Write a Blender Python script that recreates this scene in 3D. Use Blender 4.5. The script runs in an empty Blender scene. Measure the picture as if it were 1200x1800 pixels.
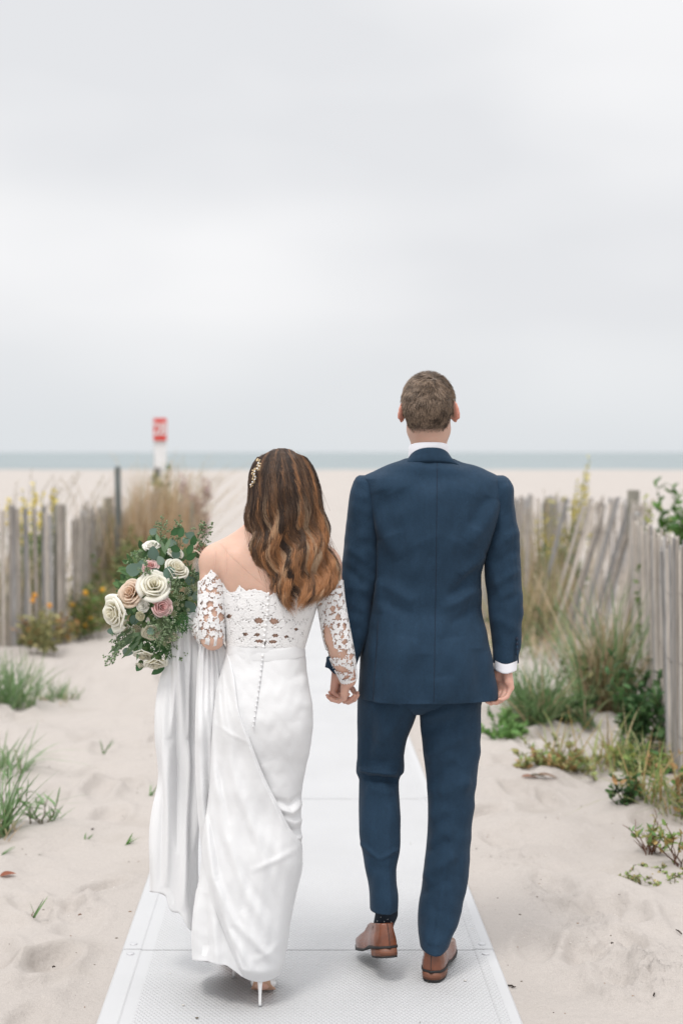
import bpy, math, random
import numpy as np
from mathutils import Vector
rnd = random.Random(7)
NR = np.random.default_rng(11)
sc = bpy.context.scene
# ------------------------------------------------------------------ camera
F, CX, HY, CH = 2500.0, 522.0, 795.0, 1.62      # 50 mm lens: focal length in photo pixels, vanishing column, horizon row, eye height
cam = bpy.data.objects.new('camera', bpy.data.cameras.new('camera'))
sc.collection.objects.link(cam); sc.camera = cam
cam.location = (0, 0, CH); cam.rotation_euler = (math.radians(90), 0, 0)
cd = cam.data
cd.sensor_fit = 'VERTICAL'; cd.sensor_height = 36; cd.sensor_width = 24; cd.lens = 50
cd.shift_x = (600 - CX) / 1800; cd.shift_y = -(900 - HY) / 1800
cd.clip_start = .1; cd.clip_end = 60000
cd.dof.use_dof = True; cd.dof.focus_distance = 4.24; cd.dof.aperture_fstop = 2.1
# ------------------------------------------------------------------ world, sun, exposure
SUN_EL, SUN_AZ = math.radians(62), math.radians(200)
w = bpy.data.worlds.new("World"); sc.world = w; w.use_nodes = True
nt = w.node_tree; N = nt.nodes; Lk = nt.links; N.clear()
out = N.new('ShaderNodeOutputWorld'); bg = N.new('ShaderNodeBackground')
sky = N.new('ShaderNodeTexSky'); sky.sky_type = 'NISHITA'; sky.sun_disc = False
sky.sun_elevation = SUN_EL; sky.sun_rotation = SUN_AZ; sky.air_density = 1; sky.dust_density = 4
tc = N.new('ShaderNodeTexCoord'); mp = N.new('ShaderNodeMapping'); mp.inputs['Scale'].default_value = (2.0, 2.0, 5.0)
mp.inputs['Location'].default_value = (.3, .1, .55)
n1 = N.new('ShaderNodeTexNoise'); n1.inputs['Scale'].default_value = 1.3; n1.inputs['Detail'].default_value = 3; n1.inputs['Roughness'].default_value = .38
Lk.new(tc.outputs['Generated'], mp.inputs[0]); Lk.new(mp.outputs[0], n1.inputs[0])
cr = N.new('ShaderNodeValToRGB'); e = cr.color_ramp.elements
e[0].position = .38; e[0].color = (.775, .785, .808, 1); e[1].position = .62; e[1].color = (.93, .93, .94, 1)
Lk.new(n1.outputs[0], cr.inputs[0])
sp = N.new('ShaderNodeSeparateXYZ'); Lk.new(tc.outputs['Generated'], sp.inputs[0])
mr = N.new('ShaderNodeMapRange'); mr.inputs['From Min'].default_value = 0.0; mr.inputs['From Max'].default_value = .10
Lk.new(sp.outputs[2], mr.inputs[0])
mh = N.new('ShaderNodeMix'); mh.data_type = 'RGBA'; mh.inputs[6].default_value = (.725, .755, .78, 1)
Lk.new(mr.outputs[0], mh.inputs[0]); Lk.new(cr.outputs[0], mh.inputs[7])
mz = N.new('ShaderNodeMapRange'); mz.inputs['From Min'].default_value = .33; mz.inputs['From Max'].default_value = .9
mz.inputs['To Min'].default_value = 1.0; mz.inputs['To Max'].default_value = 2.3; Lk.new(sp.outputs[2], mz.inputs[0])
ms = N.new('ShaderNodeVectorMath'); ms.operation = 'SCALE'; Lk.new(mh.outputs[2], ms.inputs[0]); Lk.new(mz.outputs[0], ms.inputs[3])
s2 = N.new('ShaderNodeVectorMath'); s2.operation = 'SCALE'; s2.inputs[3].default_value = .05; Lk.new(sky.outputs[0], s2.inputs[0])
mx = N.new('ShaderNodeMix'); mx.data_type = 'RGBA'; mx.inputs[0].default_value = .04
Lk.new(ms.outputs[0], mx.inputs[6]); Lk.new(s2.outputs[0], mx.inputs[7]); Lk.new(mx.outputs[2], bg.inputs[0])
bg.inputs[1].default_value = 1.0; Lk.new(bg.outputs[0], out.inputs[0])
sun = bpy.data.objects.new('sun', bpy.data.lights.new('sun', 'SUN')); sc.collection.objects.link(sun)
sun.data.energy = 1.5; sun.data.angle = math.radians(14); sun.data.color = (1, .97, .93)
sun.location = (0, -5, 12); sun.rotation_euler = (math.radians(90) - SUN_EL, 0, math.radians(-28))
sc.view_settings.view_transform = 'Standard'; sc.view_settings.look = 'None'
sc.view_settings.exposure = 0.07; sc.view_settings.gamma = 1; sc.view_settings.use_curve_mapping = False
sc.cycles.max_bounces = 8; sc.cycles.transparent_max_bounces = 16; sc.cycles.use_denoising = True

# ------------------------------------------------------------------ helpers
def P(px, py, Y): return np.array([(px - CX) / F * Y, Y, CH - (py - HY) / F * Y])
def link(o, parent=None):
    sc.collection.objects.link(o)
    if parent is not None: o.parent = parent
    return o
def tag(o, label=None, cat=None, group=None, kind=None):
    if label: o['label'] = label
    if cat: o['category'] = cat
    if group: o['group'] = group
    if kind: o['kind'] = kind
    return o
def empty(name, loc, label, cat, group=None):
    o = bpy.data.objects.new(name, None); o.empty_display_size = .1
    link(o); o.location = [float(c) for c in loc]; return tag(o, label, cat, group)
def mesh(name, V, Fs, mat, parent=None, smooth=True, col=None, mats=None, midx=None):
    """V (n,3) world coordinates; Fs one array (m,k) or a list of such arrays."""
    V = np.asarray(V, dtype=np.float64)
    if not isinstance(Fs, (list, tuple)) or (len(Fs) and np.isscalar(Fs[0][0])): Fs = [np.asarray(Fs)]
    Fs = [np.asarray(f, dtype=np.int32) for f in Fs if len(f)]
    me = bpy.data.meshes.new(name)
    off = np.zeros(3)
    if parent is not None:
        p = parent
        while p is not None: off += np.array(p.location); p = p.parent
    me.vertices.add(len(V)); me.vertices.foreach_set('co', (V - off).astype(np.float32).ravel())
    nl = sum(f.size for f in Fs); nf = sum(len(f) for f in Fs)
    me.loops.add(nl); me.loops.foreach_set('vertex_index', np.concatenate([f.ravel() for f in Fs]))
    me.polygons.add(nf)
    tot = np.concatenate([np.full(len(f), f.shape[1], np.int32) for f in Fs])
    st = np.concatenate([[0], np.cumsum(tot)[:-1]]).astype(np.int32)
    me.polygons.foreach_set('loop_start', st); me.polygons.foreach_set('loop_total', tot)
    me.polygons.foreach_set('use_smooth', np.full(nf, bool(smooth)))
    for m in (mats or [mat]): me.materials.append(m)
    if midx is not None: me.polygons.foreach_set('material_index', np.asarray(midx, np.int32))
    me.update(calc_edges=True); me.validate()
    if col is not None:
        c = np.ones((len(V), 4), np.float32); c[:, :3] = col
        a = me.color_attributes.new('Col', 'FLOAT_COLOR', 'POINT'); a.data.foreach_set('color', c.ravel())
    return link(bpy.data.objects.new(name, me), parent)
class MB:
    """collects pieces into one mesh"""
    def __init__(s): s.V = []; s.F = {}; s.n = 0; s.C = []
    def add(s, V, Fs, col=None):
        V = np.asarray(V, float).reshape(-1, 3)
        for f in (Fs if isinstance(Fs, list) else [Fs]):
            f = np.asarray(f)
            if len(f): s.F.setdefault(f.shape[1], []).append(f + s.n)
        s.V.append(V); s.n += len(V)
        s.C.append(np.broadcast_to(np.array((1, 1, 1) if col is None else col, float), (len(V), 3)))
        return s
    def build(s, name, mat, parent=None, smooth=True):
        return mesh(name, np.concatenate(s.V), [np.concatenate(v) for v in s.F.values()], mat, parent, smooth, np.concatenate(s.C))
def gridfaces(nv, nu, closed=False):
    i = np.arange(nv - 1)[:, None]; j = np.arange(nu if closed else nu - 1)[None, :]
    a = i * nu + j; b = i * nu + (j + 1) % nu
    return np.stack([a, b, b + nu, a + nu], -1).reshape(-1, 4)
def loft(R, closed=True, cap=(False, False)):
    R = np.asarray(R, float); nv, nu = R.shape[:2]
    V = R.reshape(-1, 3); Fs = [gridfaces(nv, nu, closed)]
    n = len(V); add = []; tri = []
    if cap[0]:
        add.append(R[0].mean(0)); j = np.arange(nu); tri.append(np.stack([np.full(nu, n), (j + 1) % nu, j], -1)); n += 1
    if cap[1]:
        add.append(R[-1].mean(0)); j = np.arange(nu) + (nv - 1) * nu
        tri.append(np.stack([np.full(nu, n), j, (j - (nv - 1) * nu + 1) % nu + (nv - 1) * nu], -1)); n += 1
    if add: V = np.vstack([V, add]); Fs.append(np.concatenate(tri))
    return V, Fs
def frame(d, up=(0, 0, 1)):
    d = np.asarray(d, float); d = d / np.linalg.norm(d); u = np.cross(up, d)
    if np.linalg.norm(u) < 1e-4: u = np.cross((1, 0, 0), d)
    u /= np.linalg.norm(u); return d, u, np.cross(d, u)
def tube(pts, r, n=8, cap=True):
    pts = np.asarray(pts, float); r = np.broadcast_to(np.asarray(r, float), (len(pts),))
    T = np.gradient(pts, axis=0); T /= np.linalg.norm(T, axis=1)[:, None] + 1e-12
    _, u, _ = frame(T[0]); th = np.arange(n) / n * 2 * np.pi; R = []
    for p, t, rr in zip(pts, T, r):
        u = u - t * u.dot(t); u /= np.linalg.norm(u); v = np.cross(t, u)
        R.append(p + rr * (np.cos(th)[:, None] * u + np.sin(th)[:, None] * v))
    return loft(R, True, (cap, cap))
BOXF = np.array([[0, 3, 2, 1], [4, 5, 6, 7], [0, 1, 5, 4], [1, 2, 6, 5], [2, 3, 7, 6], [3, 0, 4, 7]])
def box(c, s, rz=0.0, shear=(0, 0)):
    x, y, z = s; V = np.array([[i * x, j * y, k * z] for k in (-.5, .5) for i, j in ((-.5, -.5), (.5, -.5), (.5, .5), (-.5, .5))])
    V[:, 0] += shear[0] * (V[:, 2] + z / 2); V[:, 1] += shear[1] * (V[:, 2] + z / 2)
    ca, sa = math.cos(rz), math.sin(rz)
    V = np.stack([V[:, 0] * ca - V[:, 1] * sa, V[:, 0] * sa + V[:, 1] * ca, V[:, 2]], -1)
    return V + np.asarray(c, float), BOXF
def sphere(c, r, nu=14, nv=9):
    r = np.broadcast_to(np.asarray(r, float), (3,)); th = np.arange(nu) / nu * 2 * np.pi
    R = [[(math.sin(a) * math.cos(t), math.sin(a) * math.sin(t), math.cos(a)) for t in th] for a in np.linspace(.02, np.pi - .02, nv)]
    V, Fs = loft(np.array(R) * r + np.asarray(c, float), True, (True, True)); return V, Fs
def smooth01(x, a, b): t = np.clip((x - a) / (b - a), 0, 1); return t * t * (3 - 2 * t)
def interp(tab, q):
    """rows of a table interpolated smoothly (monotone-ish cubic) at q"""
    tab = np.asarray(tab, float); q = np.atleast_1d(q).astype(float); x = tab[:, 0]; o = []
    for c in range(1, tab.shape[1]):
        y = tab[:, c]; m = np.gradient(y, x); i = np.clip(np.searchsorted(x, q) - 1, 0, len(x) - 2)
        h = x[i + 1] - x[i]; t = np.clip((q - x[i]) / h, 0, 1)
        dl = (y[i + 1] - y[i]) / h
        m0 = np.where(dl * m[i] <= 0, 0, np.clip(m[i], -3 * abs(dl), 3 * abs(dl))); m1 = np.where(dl * m[i + 1] <= 0, 0, np.clip(m[i + 1], -3 * abs(dl), 3 * abs(dl)))
        o.append((2 * t**3 - 3 * t**2 + 1) * y[i] + (t**3 - 2 * t**2 + t) * h * m0 + (-2 * t**3 + 3 * t**2) * y[i + 1] + (t**3 - t**2) * h * m1)
    return np.stack(o, -1)
class Wave:
    """smooth random field made of sines"""
    def __init__(s, seed, lam, n=10, dim=2):
        g = np.random.default_rng(seed); d = g.normal(size=(n, dim)); d /= np.linalg.norm(d, axis=1)[:, None]
        s.k = d * (2 * np.pi / (lam * g.uniform(.6, 1.6, n)))[:, None]; s.p = g.uniform(0, 6.28, n); s.n = n
    def __call__(s, *c): return sum(np.sin(sum(k[i] * c[i] for i in range(len(c))) + p) for k, p in zip(s.k, s.p)) / math.sqrt(s.n / 2)
def ridges(X, Y, L):
    """sum of soft ridges along segments (x0,y0,x1,y1,width,height)"""
    o = np.zeros_like(X, dtype=float)
    for it in L:
        if len(it) == 3:                     # a polyline that fades out at both ends
            pts, wd, a = it; seg = np.hypot(*np.diff(np.array(pts, float), axis=0).T); tot = seg.sum(); acc = 0; best = np.full(o.shape, 1e9); T = np.zeros(o.shape)
            for (x0, y0), (x1, y1), ln in zip(pts[:-1], pts[1:], seg):
                t = np.clip(((X - x0) * (x1 - x0) + (Y - y0) * (y1 - y0)) / ln ** 2, 0, 1); d = np.hypot(X - x0 - t * (x1 - x0), Y - y0 - t * (y1 - y0))
                T = np.where(d < best, (acc + t * ln) / tot, T); best = np.minimum(best, d); acc += ln
            o += a * np.exp(-(best / wd) ** 2) * np.sin(np.pi * np.clip(T, 0, 1)) ** .7; continue
        x0, y0, x1, y1, wd, a = it
        dx, dy = x1 - x0, y1 - y0; l2 = dx * dx + dy * dy
        t = ((X - x0) * dx + (Y - y0) * dy) / l2; tc_ = np.clip(t, 0, 1)
        d = np.hypot(X - x0 - tc_ * dx, Y - y0 - tc_ * dy)
        o += a * np.exp(-(d / wd) ** 2) * (1 - (2 * tc_ - 1) ** 4) ** .8
    return o

# ------------------------------------------------------------------ materials
def mat(name, color=(.5, .5, .5), rough=.7, attr=False, noise=None, bump=None, spec=.5, sheen=0, sss=0, trans=0, coat=0, metal=0, alpha=1, fine=None, hue2=None):
    m = bpy.data.materials.new(name); m.use_nodes = True; t = m.node_tree; n = t.nodes; l = t.links
    b = n['Principled BSDF']; b.inputs['Roughness'].default_value = rough; b.inputs['Specular IOR Level'].default_value = spec
    b.inputs['Metallic'].default_value = metal; b.inputs['Alpha'].default_value = alpha
    b.inputs['Sheen Weight'].default_value = sheen; b.inputs['Sheen Roughness'].default_value = .45
    b.inputs['Coat Weight'].default_value = coat; b.inputs['Coat Roughness'].default_value = .2
    b.inputs['Subsurface Weight'].default_value = sss; b.inputs['Subsurface Radius'].default_value = (.9, .35, .2); b.inputs['Subsurface Scale'].default_value = .012
    tcn = n.new('ShaderNodeTexCoord'); src = None
    if attr:
        a = n.new('ShaderNodeAttribute'); a.attribute_name = 'Col'; src = a.outputs['Color']
        if color != (1, 1, 1):
            q = n.new('ShaderNodeMix'); q.data_type = 'RGBA'; q.blend_type = 'MULTIPLY'; q.inputs[0].default_value = 1
            q.inputs[7].default_value = (*color, 1); l.new(src, q.inputs[6]); src = q.outputs[2]
    else:
        q = n.new('ShaderNodeRGB'); q.outputs[0].default_value = (*color, 1); src = q.outputs[0]
    for spec_ in [x for x in (noise, fine) if x]:      # (scale, amount[, xyz stretch])
        sc_, am = spec_[0], spec_[1]
        mpn = n.new('ShaderNodeMapping'); mpn.inputs['Scale'].default_value = spec_[2] if len(spec_) > 2 else (1, 1, 1)
        l.new(tcn.outputs['Object'], mpn.inputs[0])
        t1 = n.new('ShaderNodeTexNoise'); t1.inputs['Scale'].default_value = sc_; t1.inputs['Detail'].default_value = 5; l.new(mpn.outputs[0], t1.inputs[0])
        r = n.new('ShaderNodeMapRange'); r.inputs['From Min'].default_value = .3; r.inputs['From Max'].default_value = .7
        r.inputs['To Min'].default_value = 1 - am; r.inputs['To Max'].default_value = 1 + am; l.new(t1.outputs[0], r.inputs[0])
        s_ = n.new('ShaderNodeVectorMath'); s_.operation = 'SCALE'; l.new(src, s_.inputs[0]); l.new(r.outputs[0], s_.inputs[3]); src = s_.outputs[0]
    if hue2:       # (colour, scale, lo, hi): patches of a second colour
        t2 = n.new('ShaderNodeTexNoise'); t2.inputs['Scale'].default_value = hue2[1]; t2.inputs['Detail'].default_value = 6; l.new(tcn.outputs['Object'], t2.inputs[0])
        r2 = n.new('ShaderNodeMapRange'); r2.inputs['From Min'].default_value = hue2[2]; r2.inputs['From Max'].default_value = hue2[3]; l.new(t2.outputs[0], r2.inputs[0])
        q2 = n.new('ShaderNodeMix'); q2.data_type = 'RGBA'; q2.inputs[7].default_value = (*hue2[0], 1); l.new(r2.outputs[0], q2.inputs[0]); l.new(src, q2.inputs[6]); src = q2.outputs[2]
    l.new(src, b.inputs['Base Color'])
    if bump:       # list of (scale, strength distance, stretch)
        prev = None
        for bp in bump:
            mpn = n.new('ShaderNodeMapping'); mpn.inputs['Scale'].default_value = bp[2] if len(bp) > 2 else (1, 1, 1); l.new(tcn.outputs['Object'], mpn.inputs[0])
            t3 = n.new('ShaderNodeTexNoise'); t3.inputs['Scale'].default_value = bp[0]; t3.inputs['Detail'].default_value = 4; l.new(mpn.outputs[0], t3.inputs[0])
            bn = n.new('ShaderNodeBump'); bn.inputs['Distance'].default_value = bp[1]; bn.inputs['Strength'].default_value = 1
            l.new(t3.outputs[0], bn.inputs['Height'])
            if prev: l.new(prev, bn.inputs['Normal'])
            prev = bn.outputs[0]
        l.new(prev, b.inputs['Normal'])
    if trans:      # light passing through leaves, petals and thin cloth
        tr = n.new('ShaderNodeBsdfTranslucent'); mi = n.new('ShaderNodeMixShader'); mi.inputs[0].default_value = trans
        l.new(src, tr.inputs[0]); l.new(b.outputs[0], mi.inputs[1]); l.new(tr.outputs[0], mi.inputs[2]); l.new(mi.outputs[0], n['Material Output'].inputs[0])
    return m
M = {}
M['sand'] = mat('sand', (.42, .382, .352), .95, noise=(1.1, .05), fine=(260, .10), spec=.2, bump=[(38, .007), (330, .0022)], hue2=((.355, .318, .285), 2.2, .56, .80))
M['sea'] = mat('sea', (.255, .290, .298), .6, noise=(.02, .12, (1, 6, 1)), bump=[(.35, .5, (1, 3, 1))], spec=.15)
M['wood'] = mat('weathered_wood', (1, 1, 1), .9, attr=True, noise=(14, .22, (6, 6, .5)), fine=(120, .15, (1, 1, .06)), spec=.2, bump=[(90, .002, (3, 3, .1))])
M['wire'] = mat('wire', (.16, .15, .14), .5, metal=.6)
M['leaf'] = mat('leaf', (1, 1, 1), .6, attr=True, trans=.3, spec=.35)
M['red'] = mat('sign_red', (.62, .045, .03), .5); M['signwhite'] = mat('sign_white', (.72, .72, .72), .6, noise=(9, .06))
M['suit'] = mat('navy_wool', (.0152, .0368, .0665), .85, noise=(60, .07, (1, 1, .35)), fine=(700, .40), sheen=.05, spec=.2, bump=[(700, .0006), (9, .003)])
M['seam'] = mat('seam_thread', (.008, .015, .032), .9)
M['shirt'] = mat('white_shirt', (.80, .80, .84), .8, bump=[(500, .0003)])
M['skin'] = mat('skin', (1, 1, 1), .5, attr=True, sss=.25, spec=.35, noise=(22, .05), bump=[(260, .0005)])
M['hair'] = mat('hair', (1, 1, 1), .34, attr=True, spec=.5)
M['leather'] = mat('tan_leather', (.165, .052, .024), .25, noise=(24, .28), spec=.5, coat=.3, bump=[(160, .0008)])
M['sole'] = mat('stacked_leather_sole', (.17, .065, .035), .5, noise=(60, .35, (.15, .15, 4)))
M['rubber'] = mat('dark_rubber', (.015, .014, .014), .7)
M['sock'] = mat('navy_sock', (.008, .013, .022), .95); M['dot'] = mat('sock_dot', (.7, .7, .7), .9)
M['crepe'] = mat('ivory_crepe', (.70, .70, .705), .85, sheen=.2, spec=.1, bump=[(700, .0005), (40, .0012)])
M['chiffon'] = mat('ivory_chiffon', (.77, .77, .775), .8, trans=.06, spec=.15)
M['lace'] = mat('ivory_lace', (.80, .79, .785), .85, bump=[(900, .0008)], spec=.2)
M['tulle'] = mat('sheer_tulle', (.88, .84, .81), .9, alpha=.48, spec=.1)
M['illusion'] = mat('illusion_tulle', (.80, .62, .52), .9, alpha=.16, spec=.1)
M['illusion2'] = mat('tulle_edge', (.72, .50, .40), .9)
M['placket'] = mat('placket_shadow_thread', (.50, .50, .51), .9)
M['pearl'] = mat('pearl_button', (.86, .85, .84), .3, coat=.3)
M['gold'] = mat('pale_gold', (.62, .48, .30), .35, metal=.8)
M['nude'] = mat('nude_leather', (.55, .33, .22), .5)
M['petal'] = mat('petal', (1, 1, 1), .6, attr=True, trans=.5, spec=.3)
M['bolt'] = mat('steel_bolt', (.52, .52, .53), .45, metal=.3)

def mat_path():
    m = mat('white_mat_plastic', (.475, .475, .48), .55, spec=.4, noise=(2.0, .035)); t = m.node_tree; n = t.nodes; l = t.links
    tcn = n.new('ShaderNodeTexCoord'); s = n.new('ShaderNodeSeparateXYZ'); l.new(tcn.outputs['Object'], s.inputs[0])
    def mth(op, a, b=None):
        q = n.new('ShaderNodeMath'); q.operation = op
        for i, v in enumerate((a, b)):
            if v is None: continue
            if hasattr(v, 'links'): l.new(v, q.inputs[i])
            else: q.inputs[i].default_value = v
        return q.outputs[0]
    kx, ky = 2 * math.pi / .0145, 2 * math.pi / .0235
    a = mth('SINE', mth('MULTIPLY', s.outputs[0], kx)); b_ = mth('SINE', mth('MULTIPLY', s.outputs[1], ky))
    pr = mth('MULTIPLY', a, b_); h = mth('SMOOTH_MAX', pr, 0.0)
    ax = mth('ABSOLUTE', mth('SUBTRACT', s.outputs[0], .035)); inb = mth('LESS_THAN', ax, .535)
    hh = mth('MULTIPLY', mth('MAXIMUM', pr, -.15), inb)
    bn = n.new('ShaderNodeBump'); bn.inputs['Distance'].default_value = .0032; bn.inputs['Strength'].default_value = .7; l.new(hh, bn.inputs['Height'])
    l.new(bn.outputs[0], n['Principled BSDF'].inputs['Normal'])
    return m
M['mat'] = mat_path()

# ------------------------------------------------------------------ ground, sea
W1, W2, W3, W4 = Wave(1, 2.6), Wave(2, .62, 14), Wave(3, .23, 18), Wave(4, .08, 22)
_fg = np.random.default_rng(5); FOOT = []
while len(FOOT) < 330:
    fx, fy = _fg.uniform(-3, 3.2), _fg.uniform(3.6, 11)
    if abs(fx - .035) < .74: continue
    FOOT.append((fx, fy, _fg.normal(0, .35), _fg.uniform(.012, .034), _fg.uniform(.75, 1.1)))
def gh(x, y):
    x = np.asarray(x, float); y = np.asarray(y, float)
    near = 1 - smooth01(y, 14, 40)
    z = .018 * W1(x, y) + near * (.013 * W2(x, y) + .0065 * W3(x, y) + .0012 * W4(x, y))
    wm = smooth01(abs(x - .035), .615, .95); wm = np.maximum(wm, smooth01(y, 15, 17))
    z = z * wm + .004 * wm
    z = z - 1.2 * smooth01(y, 128, 190)
    return z
def ghf(X, Y):
    Z = gh(X, Y)
    for fx, fy, a, d, s in FOOT:
        i = (abs(X - fx) < .3) & (abs(Y - fy) < .35)
        if not i.any(): continue
        ca, sa = math.cos(a), math.sin(a); u = ((X[i] - fx) * ca + (Y[i] - fy) * sa) / (.065 * s); v = (-(X[i] - fx) * sa + (Y[i] - fy) * ca) / (.15 * s)
        r = np.sqrt(u * u + v * v); Z[i] += -d * np.exp(-r ** 4) + .45 * d * np.exp(-((r - 1.35) / .35) ** 2)
    # churned, crusted patches
    for cx_, cy_, rr in ((.93, 5.25, .13), (1.03, 4.98, .12), (.92, 4.72, .14), (1.10, 4.50, .16), (1.02, 4.30, .15), (1.32, 4.55, .12), (.86, 5.7, .14), (-.8, 5.1, .12)):
        i = np.hypot(X - cx_, (Y - cy_) / 1.3) < rr * 1.5
        f = np.exp(-(np.hypot(X[i] - cx_, (Y[i] - cy_) / 1.3) / rr) ** 4)
        wv = W4(X[i] * 1.6, Y[i] * 1.6); Z[i] += f * .0085 * (np.abs(wv) - .6) - f * .004
    return Z
def spaced(dense0, dense1, d, lo, hi, g=1.07):
    a = list(np.arange(dense0, dense1, d)); s = d; v = a[-1]
    while v < hi: s *= g; v += s; a.append(v)
    s = d; v = a[0]; b = []
    while v > lo: s *= g; v -= s; b.append(v)
    return np.array(b[::-1] + a)
gx = spaced(-1.9, 2.3, .015, -6000, 6000, 1.085); gy = spaced(3.9, 7.6, .015, -8, 260, 1.045)
GX, GY = np.meshgrid(gx, gy); GZ = ghf(GX, GY)
ground = mesh('ground', np.stack([GX, GY, GZ], -1).reshape(-1, 3), gridfaces(len(gy), len(gx)), M['sand'])
tag(ground, 'pale trodden sand running down to the sea', kind='structure')
sea = mesh('sea', [[-30000, 130, -.08], [30000, 130, -.08], [30000, 45000, -.08], [-30000, 45000, -.08]], [[0, 1, 2, 3]], M['sea'], smooth=False)
tag(sea, 'flat grey green sea along the horizon', kind='structure')
def ground_at(px, py):
    Y = CH * F / (py - HY)
    for _ in range(4): x = (px - CX) / F * Y; Y = (CH - float(gh(x, Y))) * F / (py - HY)
    x = (px - CX) / F * Y; return np.array([x, Y, float(gh(x, Y))])

# ------------------------------------------------------------------ white access mat
am = empty('access_mat', (.035, 3.0, 0), 'white textured plastic beach access mat the couple walk on', 'mat')
j0 = [2.6, 3.6, 4.61, 5.62, 6.62, 7.62, 8.62, 9.62, 10.62, 11.62, 12.62, 13.62, 14.62]
for a_, b_ in zip(j0[:-1], j0[1:]):
    mbp = MB(); g_ = .0007; zt = .010 + rnd.uniform(-.0006, .0008)
    # bevelled slab with a raised plain border
    x0, x1 = -.567, .638
    prof = [(x0, -.02), (x0, zt - .006), (x0 + .006, zt), (x0 + .060, zt), (x0 + .066, zt - .003), (x1 - .066, zt - .003), (x1 - .060, zt), (x1 - .006, zt), (x1, zt - .006), (x1, -.02)]
    ys = [a_ + g_, a_ + g_ + .002, b_ - g_ - .002, b_ - g_]
    R = np.array([[(x, y, z - (.0005 if (k in (0, 3) and z > 0) else 0)) for x, z in prof] for k, y in enumerate(ys)])
    V, Fs = loft(R, False); mbp.add(V, Fs)
    mbp.build('panel', M['mat'], am, smooth=False)
for jy in j0[2:-1:2]:
    for sx in (-.567 + .033, .638 - .033):
        for dy in (-.045, .045):
            th = np.arange(12) / 12 * 2 * np.pi
            R = [[(sx + r * math.cos(t), jy + dy + r * math.sin(t), z) for t in th] for r, z in ((.0125, .009), (.0125, .0125), (.0105, .0135))]
            V, Fs = loft(R, True, (False, True)); MB().add(V, Fs).build('bolt', M['bolt'], am)

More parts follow.
